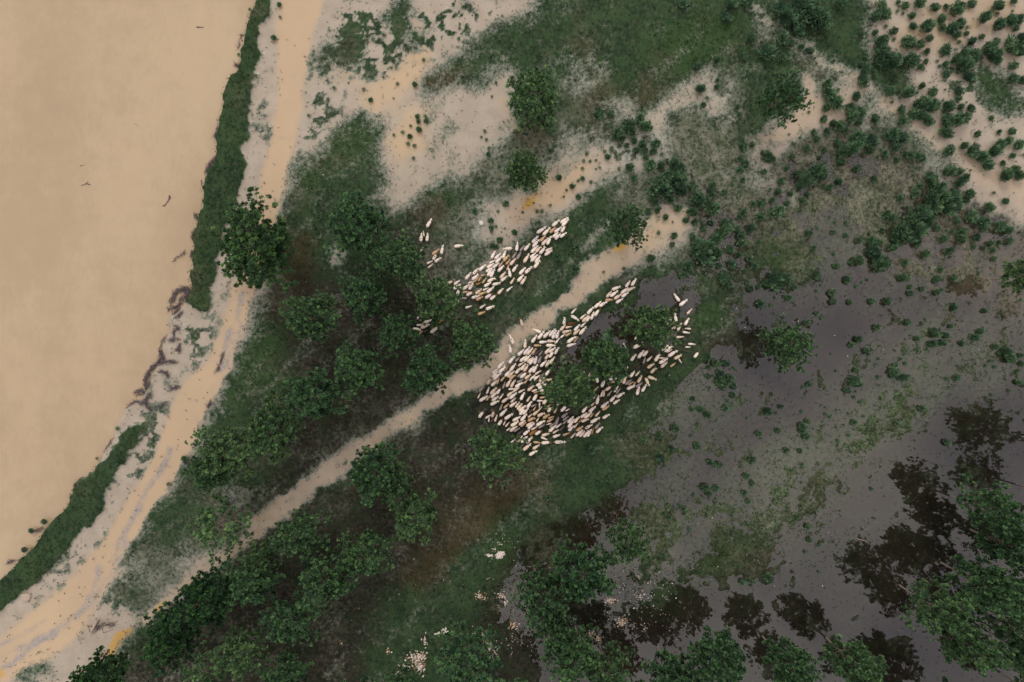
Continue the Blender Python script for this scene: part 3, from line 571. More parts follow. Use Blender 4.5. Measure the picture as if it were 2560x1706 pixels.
# ------------------------------------------------------------------ shrubs (x,y,r in crop pixels)
SH = {'4': """590 90 60 680 50 58 720 20 45 770 110 55 800 130 48 665 165 36 900 25 32 545 40 20 575 210 38 625 240 25 400 215 32 260 105 28 490 295 46 575 325 26 360 315 24 205 340 26 95 380 25 290 25 28 380 15 32 15 15 28 675 265 20 725 290 22
1130 40 35 1150 80 35 1090 100 28 1200 175 28 1220 15 14 1265 30 25 1215 65 12 1300 90 25 1150 150 12 1090 185 18 1305 150 22 1340 10 38 1430 45 30 1485 40 15 1385 145 42 1465 110 28 1555 50 38 1635 25 25 1605 155 12 1570 130 34 1520 165 34 1465 160 20 1550 200 22 1600 190 15 1705 100 35 1780 35 33 1745 60 12 1775 80 12 1785 140 36 1860 115 35 1900 110 30 1865 10 20 1860 65 8 1880 165 15 1690 208 16 1630 235 25 1560 237 12 1770 235 18 1285 235 42 1340 250 28 1395 220 25 1130 230 45 1120 285 42 1150 325 46 1185 355 42 1215 330 32 1295 345 42 1250 345 28 1380 290 18 1375 345 15 1345 378 18 1490 275 32 1485 360 18 1490 420 28 1560 340 40 1590 310 38 1640 310 34 1600 370 38 1620 430 32 1550 410 12 1720 280 45 1760 310 38 1780 340 25 1860 260 45 1900 230 40 1900 290 34 1870 370 25 1865 445 30 1920 450 28 1525 465 12 1555 510 25 1555 555 18 1350 485 22 1325 520 10 1420 515 28 1265 525 40 1175 515 38 1185 575 10 1370 575 45 1410 595 38 1330 580 28 1310 640 38 1250 670 34 1240 620 25 1345 650 30 1390 675 32 1500 600 38 1570 600 20 1625 610 24 1500 680 48 1560 670 48 1600 660 34 1490 740 38 1470 565 8
1040 385 32 1025 450 38 1085 400 12 1085 430 18 1010 360 14 1015 190 15 1035 325 15 820 480 32 840 530 34 880 575 38 818 600 26 720 630 10 800 670 20 985 540 32 960 600 30 960 655 38 1010 630 34 1000 690 22 1090 670 28 1145 660 10 890 710 40 855 695 25 925 725 24 820 740 20 765 780 18 745 740 14 1010 780 56 1070 790 46 960 830 46 910 850 42 900 910 28 880 800 24 1060 850 28 1200 760 46 1240 780 34 1210 825 25 1150 770 20 1150 860 24 1210 900 22 1290 870 28 1350 885 28 1255 870 18 1505 840 32 1585 820 28 1640 845 35 1690 880 40 1725 930 38 1760 850 35 1800 810 35 1835 790 25 1900 810 30 1860 875 18 1805 915 15 1820 985 34 1880 950 34 1900 985 28 1665 750 22 1785 740 15 1860 740 25 1740 665 15 1625 955 8
350 820 30 400 815 18 335 890 20 370 920 22 335 955 24 495 880 30 520 895 22 460 860 15 610 755 8 595 945 16 645 975 22 470 965 18 565 1015 20 630 880 16 710 830 20 640 810 9 805 840 14 785 880 14 415 745 12 520 722 6 330 645 14 205 490 18 210 450 14 110 500 30 130 590 16 85 600 12 320 600 14
700 1000 44 770 960 44 730 1010 38 800 985 30 670 1040 25 840 1050 22 885 1020 28 800 1045 15 715 1090 15 690 1125 18 550 1075 18 620 1085 14 520 1120 18 600 1140 18 455 1140 24 410 1140 18 550 1185 42 450 1215 34 355 1190 28 330 1215 18 185 1035 22 170 1080 26 245 1080 18 350 1010 14 995 945 20 1085 1005 20 670 1180 14 505 1060 11
15 1010 30 65 1050 25 20 1075 25 100 1120 42 145 1125 25 180 1170 48 65 1190 30 30 1235 20 80 1245 18 135 1280 22 175 1250 15 125 1250 12 270 1265 36 235 1300 35 205 1335 34 340 1320 28 345 1360 28 400 1280 30 320 1280 20 70 1330 20 110 1390 45 160 1380 48 150 1430 52 210 1420 40 280 1395 25 330 1430 22 390 1445 22 290 1480 28 415 1490 25 220 1490 20 245 1545 28 45 1490 34 20 1540 25 365 1520 14
1400 1010 38 1440 1060 44 1400 1110 44 1470 1110 52 1530 1100 44 1490 1170 48 1420 1160 48 1350 1200 52 1390 1240 44 1300 1230 48 1320 1290 52 1270 1330 46 1230 1290 46 1210 1350 34 1330 1350 32 1550 1150 34 1560 1025 30 1592 1000 28 1560 960 28 1510 960 32 1485 965 20 1320 1080 28 1340 1040 18 1620 1090 34 1600 1120 20 1230 1110 20 1270 1165 14 1160 1200 28 1190 1220 22 1640 1210 34 1700 1250 34 1730 1160 30 1700 1280 25 1800 1270 32 1830 1290 26 1820 1130 20 1580 1300 30 1570 1340 28 1660 1330 24 1480 1340 24 1640 1385 16 1700 1388 14 1740 1365 18 1750 1400 14 1785 1360 14 1850 1350 24 1550 1240 20 1440 1280 18 1520 1295 14
1000 1345 20 1070 1350 26 1110 1360 20 1090 1410 38 1110 1450 38 1130 1490 36 1060 1420 20 1000 1460 34 960 1475 14 1160 1470 28 1190 1390 26 1260 1470 20 1375 1425 24 1510 1405 28 1515 1440 10 1455 1510 14 1760 1450 14 1250 1555 24 1445 1560 18 1530 1560 18 765 1535 18 940 1560 18 875 1490 18 865 1420 12 930 1320 14 855 1300 14 770 1275 10 930 1245 12 870 1245 11 1060 1305 8 1130 1290 14 840 1215 9 720 1310 22 750 1390 18 440 1355 14 580 1555 34""",
'5': """620 265 52 680 250 44 565 285 28 440 280 18 460 320 25 515 305 18 330 295 20 280 250 34 395 312 10 355 258 12 525 415 28 715 380 22 620 375 10 680 370 12 745 310 22 810 290 14 890 235 24 1090 262 24 1155 305 14 1190 275 11 1225 260 11 995 345 28 1000 405 25 895 335 13 920 298 9 1110 407 20 1250 405 20 1355 405 28 1435 240 18 1485 243 22 1505 305 16 1505 348 20 1582 320 18 1700 195 18 1670 258 20 1715 260 13 1680 342 22 1718 328 13 1790 440 27 1897 412 12 1990 465 18 2225 393 14 2100 465 8 895 480 16 925 512 13 828 542 20 615 480 10 1290 570 24 1487 542 21 1585 545 15 1605 520 10 1770 565 16 1550 645 19 1505 625 9 1455 678 9 1670 610 38 1740 625 25 1660 680 33 1715 675 25 1970 600 26 1930 635 25 1840 675 17 1165 650 28 1120 685 20 1215 725 21 1235 750 12 1465 722 13 1465 748 11 1555 718 15 1615 716 14 2070 700 28 2140 740 34 2160 780 34 2230 755 18 2080 745 13 2060 830 14 2030 790 13 2000 820 11 2215 855 13 2235 810 18 2210 930 21 2155 985 14 2040 1012 13 2000 1045 9 1835 745 8 1300 777 13 1440 778 14 1475 805 14 1372 817 8 1405 820 17 1405 865 32 1460 900 28 1500 895 13 1245 790 8 1280 818 11 1138 805 9 1150 855 18 1150 920 34 1175 945 20 1115 930 18 1095 980 22 1140 1028 14 1295 895 13 1150 990 8 1745 910 15 1810 902 20 183 760 27 230 805 27 295 805 30 190 835 16 365 848 13 270 880 32 330 900 24 185 890 18 215 885 10 260 930 35 310 930 28 350 955 22 280 965 21 195 965 14 345 1015 20 310 1050 13 300 1095 24 345 1065 9 85 1040 18 75 1105 18 140 1105 25 185 1145 28 440 1165 12 575 1122 25 603 1080 9 658 1090 16 628 1133 11 797 1122 13 952 1140 14 980 1158 13 950 1097 9 1022 1110 7 1045 1112 7 1200 1152 11 1140 1193 20 1228 1212 15 1068 1210 9 1020 1227 8 930 1190 9 928 1220 12 805 1215 31 830 1185 18 800 1250 24 825 1285 25 640 1250 19 517 1268 22 530 1297 8 1105 1280 13 1033 1313 15 1412 1195 18 1580 1102 23 1745 1328 23 1308 1100 8 75 1278 11 113 1350 25 200 1455 25 250 1468 24 467 1440 23 447 1418 9 490 1430 11 693 1373 19 785 1380 18 838 1362 9 800 1470 15 433 1545 22 692 1500 8 845 945 20 805 960 13 988 745 9""",
'6': """165 295 31 185 335 25 240 300 22 90 348 15 145 355 11 235 370 12 440 225 20 470 270 18 420 330 18 443 388 18 25 435 19 490 438 8 645 370 11 890 442 15 862 470 9 768 487 17 833 552 20 845 642 18 915 662 13 820 720 14 585 682 11 440 705 9 63 570 14 265 590 8 405 535 11 798 265 11 1253 305 14 405 915 21 465 905 16 465 940 13 572 885 30 908 848 11 388 810 12 275 862 10 422 855 8""",
'3': """210 470 10 307 475 16 20 505 10 60 563 14 188 553 6 320 655 14 367 652 10 328 682 14 373 680 14 284 707 10 331 728 18 240 743 11 280 765 14 270 808 13 305 818 13 190 757 10 300 887 11 698 737 11 680 769 8 708 783 10 722 833 11 720 865 15 738 542 8 762 465 9 1085 820 10 1065 845 16 1062 890 11 1335 640 40 1405 645 18 1278 713 13 1500 700 34 1520 735 34 1570 665 30 1590 710 34 1445 740 28 1460 775 34 1430 770 20 1620 720 20 1535 790 20 1580 815 28 1590 845 20 1545 845 18 1660 805 28 1640 850 20 1495 815 15 1410 835 13 1455 820 13 1370 850 12 1385 880 18 1505 850 11 1600 885 18 1270 862 13 1322 900 9 1288 905 10 1252 903 11 1245 945 11 1322 947 7 1342 940 8 1115 996 17 1247 1003 14 1222 1015 10 1293 1021 12 1187 1044 17 1157 1067 9 1142 1103 8 1222 1105 17 1067 1150 9 973 1138 7 972 1070 12 820 1143 18 912 1191 9 992 1186 12 1017 1186 12 772 1185 10 735 1238 17 737 1280 15 735 1298 10 762 1270 10 812 1281 6 792 1300 5 866 1303 18 1003 1250 12 780 1345 18 745 1380 18 645 1185 18 765 1385 15 1510 940 28 1450 945 10 1535 1000 20 1630 925 32 1690 925 28 1720 900 12 1760 915 30 1800 940 28 1770 980 46 1720 1000 44 1670 1030 44 1700 1070 48 1640 1070 34 1740 1120 28 1790 1050 40 1690 865 11 1650 1130 28 1665 1180 22 1612 1185 20 1780 1165 26 1710 1220 18 1750 1245 7 1670 1305 13 1610 1322 7 1760 1320 20 1745 1370 15 1547 1393 7 1363 1525 9 1478 1505 12 1625 1445 22 1210 1395 28 1110 1450 24 1205 1510 28 1327 1360 7 1430 1045 12""",
'1': """1370 25 12 1373 85 8 1344 188 14 1638 433 10 1708 408 6 1783 440 9 1818 492 12 1513 567 10 1225 48 10 1170 268 10 1062 660 12 1020 885 10""",
'7': """1900 120 24 1998 95 22 2090 55 30 2185 92 10 2065 172 22 2220 158 22 2000 220 26 1590 180 34 1635 355 26 1700 355 18 1385 360 14 1340 460 16 2012 798 18 2175 645 14 2115 500 12 2145 522 14 2055 572 16 1765 50 16 1780 95 12 1100 620 14 2030 270 9""",
'2': """135 912 12 190 872 12 105 995 12 510 470 10 610 770 0 800 600 14 730 710 10 420 600 8"""}
sl = []
for k, s_ in SH.items():
    v = [float(a) for a in s_.split()]; kk, ox, oy = CROP[k]
    for i in range(0, len(v)-2, 3):
        if v[i+2] > 0: sl.append((v[i]*kk+ox, v[i+1]*kk+oy, v[i+2]*kk))
# drop the ones read twice from overlapping crops
keep = []
for s_ in sorted(sl, key=lambda q: -q[2]):
    if all(math.hypot(s_[0]-q[0], s_[1]-q[1]) > .38*max(q[2], s_[2]) for q in keep): keep.append(s_)
print('shrubs', len(keep))
S_ANCH = [('the top right corner', 2560, 0), ('the right edge middle', 2560, 853), ('the lone mirrored tree in the flood', 1967, 860), ('the tree at upper right', 1950, 250), ('the tallest upper centre tree', 1336, 250), ('the small tree beside its ochre reflection', 1306, 437),
          ('the small tree below the sand trail fork', 1563, 566), ('the tip of the upper flock', 1420, 545), ('the tip of the lower flock column', 1590, 700), ('the big tree right of the flock', 1623, 814), ('the lowest sheep', 1335, 1125), ('the lone sheep at the far right', 1745, 885),
          ('the brown patch on the sand trail', 2175, 258), ('the reed patch by the right sand trail', 2340, 390), ('the olive grass circle', 1960, 620), ('the olive meadow patch', 1745, 365), ('the dark tree mirrored at lower right', 2330, 1515), ('the trail end at top centre right', 1860, 40), ('the tree on the right edge', 2552, 688), ('the white scraps heap', 1250, 1388)]
big, small = keep[:296], keep[296:]
def slook(r): return 'large leafy shrub' if r > 17 else ('leafy green shrub' if r > 12 else 'small green shrub')
labs = label_all([(x, y, slook(r)) for x, y, r in big], S_ANCH)
for i, ((px, py, r), lab) in enumerate(zip(big, labs)):
    rm = r*S; h = rm*.75; x, y = at(px, py, h); sm, fm = SHRUBS[i % 6]
    o = bpy.data.objects.new('shrub', None); C.objects.link(o); o.location = (x, y, max(-.06, gz(x, y))-.02); o.rotation_euler = (0, 0, rnd.uniform(0, 6.28))
    o.scale = (rm*1.03*rnd.uniform(.78, 1.2), rm*1.03*rnd.uniform(.78, 1.2), rm*rnd.uniform(.9, 1.6))
    tag(o, lab, 'shrub', 'shrubs scattered over the flooded sand'); link('stems', sm, o); link('foliage', fm, o)
# the remaining few hundred small ones
src = []
for sm, fm in SHRUBS:
    V = np.empty(len(fm.vertices)*3, np.float32); fm.vertices.foreach_get('co', V); T = np.empty(len(fm.vertices), np.float32); fm.attributes['tuft'].data.foreach_get('value', T); src.append((V.reshape(-1, 3), T))
rs = np.random.RandomState(5)
extra = []
for _ in range(5200):        # seedlings between the mapped ones
    px, py = rs.uniform(600, 2560), rs.uniform(0, 1300)
    x, y = wx(px), wy(py)
    dens = .05*gmask(teal_, x, y)+.10*gmask(g2, x, y)*gmask(siltf, x, y)+(.10 if px > 1700 and py < 700 else 0)*gmask(siltf, x, y)*(1-gmask(pool, x, y))+.02*gmask(wet, x, y)*(1-gmask(deep, x, y))
    if rs.rand() < dens: extra.append((px, py, rs.uniform(2.5, 5.5)))
Vs, Fs, Ts, b0 = [], [], [], 0
for i, (px, py, r) in enumerate(list(small)+extra):
    V, T = src[i % 6]; a = rs.uniform(0, 6.28); rm = r*S*1.1; x, y = at(px, py, rm*.6)
    if r < 6: V = V.reshape(-1, 4, 3)[::3].reshape(-1, 3); T = T.reshape(-1, 4)[::3].ravel()
    ca, sa = math.cos(a)*rm, math.sin(a)*rm
    Vs.append(np.stack([V[:, 0]*ca-V[:, 1]*sa+x, V[:, 0]*sa+V[:, 1]*ca+y, V[:, 2]*rm*1.1+max(-.05, gz(x, y))], -1)); Ts.append(T)
V = np.concatenate(Vs); T = np.concatenate(Ts)
tag(link('small_shrubs', foliage_mesh('small_shrubs', V, np.arange(len(V)).reshape(-1, 4), T, M_SHRUB)), 'many small green shrubs and seedlings dotted over sand and shallow water', 'small shrubs', kind='stuff')

# ------------------------------------------------------------------ grass clumps
rs = np.random.RandomState(9); n = 150000
px = rs.uniform(-60, 2620, n); py = rs.uniform(-60, 1766, n); X = wx(px); Y = wy(py)
ix = np.clip(np.searchsorted(ax_x, X), 0, nxv-1); iy = np.clip(np.searchsorted(ax_y, Y), 0, nyv-1)
sv, wv, rvv, lv, br, bk, sh_ = siltf[iy, ix], wet[iy, ix], river[iy, ix], litter[iy, ix], bright[iy, ix], bankm[iy, ix], shoal[iy, ix]
pr = (1-sv)*(1-wv)*(1-rvv)*(1-.95*lv)*(.35+.5*br+.4*bk)+.12*((sv > .1) & (sv < .7))*(1-wv)+.10*wv*sh_+.2*((wv > .15) & (wv < .8))*(1-deep[iy, ix])
k = rs.rand(n) < pr; X, Y, Zg = X[k], Y[k], GZ[iy, ix][k]; bonus = (br*.35+bk*.1)[k]; lo_ = lv[k]
n = len(X); print('clumps', n)
ce = np.stack([X, Y, np.maximum(Zg, -.01)], -1); dd = np.tile([0, 0, 1.0], (n, 1))
V, F, tv = leaves(rs, ce, dd, 4, .17, .07, spread=.8)
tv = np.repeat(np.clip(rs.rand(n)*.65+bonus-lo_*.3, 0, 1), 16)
tag(link('grass', foliage_mesh('grass', V, F, tv, M_TUFT)), 'short green grass clumps covering the flood plain and river bank', 'grass', kind='stuff')

rs = np.random.RandomState(19); n = 260000
px = rs.uniform(1150, 2620, n); py = rs.uniform(380, 1766, n); X = wx(px); Y = wy(py)
ix = np.clip(np.searchsorted(ax_x, X), 0, nxv-1); iy = np.clip(np.searchsorted(ax_y, Y), 0, nyv-1)
wv, sh_, pl_, dp, sv = wet[iy, ix], shoal[iy, ix], pale[iy, ix], deep[iy, ix], siltf[iy, ix]
pr = (.35*np.exp(-((wv-.52)/.17)**2)+.015*wv*sst(sh_, .3, .9)*(1-.6*pl_))*(1-dp)*(1-sv)
k = rs.rand(n) < pr; X, Y = X[k], Y[k]; n = len(X); print('reeds', n); gr_ = sh_[k]
ce = np.stack([X, Y, np.maximum(GZ[iy, ix][k], -.02)], -1)
V, F, tv = leaves(rs, ce, np.tile([0, 0, 1.0], (n, 1)), 3, .16, .055, spread=.9)
tv = np.repeat(np.clip(rs.rand(n)*.6+.25*gr_, 0, 1), 12)
tag(link('drowned_grass', foliage_mesh('drowned_grass', V, F, tv, M_TUFT)), 'thin green grass blades standing out of the shallow flood water in streaks', 'grass', kind='stuff')
# ------------------------------------------------------------------ sheep: one skinned body per pose
def sheep_mat(name, face):
    m, t = mat_new(name); g = NT(t)
    oi = g.n('ShaderNodeObjectInfo'); tc_ = g.n('ShaderNodeTexCoord').outputs['Object']; sp = g.n('ShaderNodeSeparateXYZ'); g.link(tc_, sp.inputs[0])
    ay = g.math('ABSOLUTE', sp.outputs['Y']); n1 = g.noise(16, 4, tc_, .7); n2 = g.noise(3.2, 3, tc_)
    flank = g.ramp(g.math('ADD', ay, g.math('MULTIPLY', g.math('SUBTRACT', n2, .5), .25)), .10, .22)
    dirty = g.mix(1.0, oi.outputs['Color'], (.86, .70, .52), 'MULTIPLY')
    c = g.mix(g.math('MULTIPLY', flank, .75), oi.outputs['Color'], dirty)
    c = g.mix(g.ramp(n1, .35, .65, 0, .45), c, g.mix(1.0, c, (.78, .75, .72), 'MULTIPLY'))
    head = g.ramp(sp.outputs['X'], .40, .50); low_ = g.ramp(sp.outputs['Z'], .34, .26)
    c = g.mix(g.math('MAXIMUM', head, low_) if face else low_, c, face if face else g.mix(1.0, c, (.7, .62, .55), 'MULTIPLY'))
    p = g.n('ShaderNodeBsdfPrincipled'); p.inputs['Roughness'].default_value = .9; p.inputs['Specular IOR Level'].default_value = .15; g.link(c, p.inputs['Base Color'])
    b = g.n('ShaderNodeBump'); b.inputs['Strength'].default_value = .5; b.inputs['Distance'].default_value = .02; g.link(n1, b.inputs['Height']); g.link(b.outputs[0], p.inputs['Normal'])
    o = g.n('ShaderNodeOutputMaterial'); g.link(p.outputs[0], o.inputs[0]); return m
M_SHEEP = sheep_mat('fleece', None); M_SHEEPB = sheep_mat('fleece_brown_face', (.20, .085, .03))
def skin_mesh(name, verts, edges, rad, root, mat, sub=1):
    me = bpy.data.meshes.new(name); me.from_pydata(verts, edges, []); ob = bpy.data.objects.new(name, me); C.objects.link(ob)
    md = ob.modifiers.new('s', 'SKIN')
    for i, r in enumerate(rad):
        v = me.skin_vertices[0].data[i]; v.radius = r; v.use_root = (i == root)
    sb = ob.modifiers.new('d', 'SUBSURF'); sb.levels = sub; sb.render_levels = sub
    dg = bpy.context.evaluated_depsgraph_get(); ev = ob.evaluated_get(dg); m2 = bpy.data.meshes.new_from_object(ev)
    bpy.data.objects.remove(ob); bpy.data.meshes.remove(me)
    m2.name = name; m2.materials.clear(); m2.materials.append(mat); m2.polygons.foreach_set('use_smooth', [True]*len(m2.polygons)); return m2
def sheep_body(turn, graze, gait, mat):
    """turn: head yaw, graze: head lowered, gait: leg swing; nose towards +x, 1.25 m long, 0.75 m at the back"""
    ct, st = math.cos(turn), math.sin(turn); k = .46
    def hd(x, y, z):      # bend everything in front of the shoulder
        dx = x-k; f = min(1, dx/.18); a = turn*f; return (k+dx*math.cos(a)-y*math.sin(a), dx*math.sin(a)+y*math.cos(a), z-graze*f*(.12+dx))
    V = [(-.38, 0, .57), (-.17, 0, .575), (.07, 0, .57), (.29, 0, .59), hd(.46, 0, .66), hd(.62, 0, .76), hd(.71, 0, .74), hd(.83, 0, .68)]
    r = [(.14, .15), (.21, .21), (.205, .215), (.13, .17), (.07, .10), (.06, .075), (.06, .075), (.03, .04)]; E = [(i, i+1) for i in range(7)]
    def add(p, rad, to): V.append(p); r.append(rad); E.append((to, len(V)-1)); return len(V)-1
    a = add((-.51, 0, .54), (.06, .08), 0); add((-.60, .01, .46), (.028, .03), a)
    for sx, rt, dx in ((-.34, 0, 1), (.24, 3, -1)):
        for sy in (1, -1):
            sw = gait*dx*sy; q = add((sx+(.02 if sx > 0 else -.02), sy*.12, .40), (.075, .065), rt)
            q = add((sx+sw*.5+(.0 if sx > 0 else -.05), sy*.125, .22), (.036, .034), q); add((sx+sw, sy*.125, .02), (.034, .03), q)
    for sy in (1, -1):
        q = add(hd(.60, sy*.10, .76), (.035, .022), 5); add(hd(.57, sy*.20, .73), (.034, .014), q)
    return skin_mesh('sheep', V, E, r, 1, mat, 2)
POSES = [(0, .1, .06), (.12, .2, .08), (-.15, .1, -.07), (.05, .9, .04), (.75, .4, .05), (-.75, .4, .06)]
BODY = [[sheep_body(*p, mt) for p in POSES] for mt in (M_SHEEP, M_SHEEPB)]
def mark_mesh(name, col, wid):
    m = plain_mat(name, col, tuple(c*.7 for c in col), 14, .85)
    n = 14; v = [(0, 0, .035)]
    for k_ in (1, 2):
        for j in range(n):
            a = 6.2832*j/n; rr = k_/2*(1+.25*math.sin(3*a+k_)); v.append((math.cos(a)*rr*wid, math.sin(a)*rr*wid*.7, .035-.03*(k_/2)**2*(wid/.1)))
    f = [(0, 1+j, 1+(j+1) % n) for j in range(n)]+[(1+j, 1+n+j, 1+n+(j+1) % n, 1+(j+1) % n) for j in range(n)]
    me = bpy.data.meshes.new(name); me.from_pydata(v, [], f); me.update(); me.materials.append(m); me.polygons.foreach_set('use_smooth', [True]*len(f)); return me
MARK = {'b': mark_mesh('paint_mark', (.03, .09, .42), .085), 'x': mark_mesh('paint_mark', (.40, .03, .03), .08), 's': mark_mesh('paint_mark', (.05, .03, .03), .12)}
COL = {'w': (.88, .79, .715), 'c': (.78, .64, .51), 't': (.60, .41, .24), 'o': (.34, .165, .045), 'g': (.32, .275, .275), 'd': (.085, .062, .068), 'r': (.16, .055, .02), 'k': (.012, .012, .016), 'h': (.66, .52, .42)}
NAME = {'w': 'white sheep', 'c': 'cream sheep', 't': 'tan sheep', 'o': 'orange brown sheep', 'g': 'grey sheep', 'd': 'dark sheep', 'r': 'rust red brown sheep', 'h': 'white sheep with brown head'}
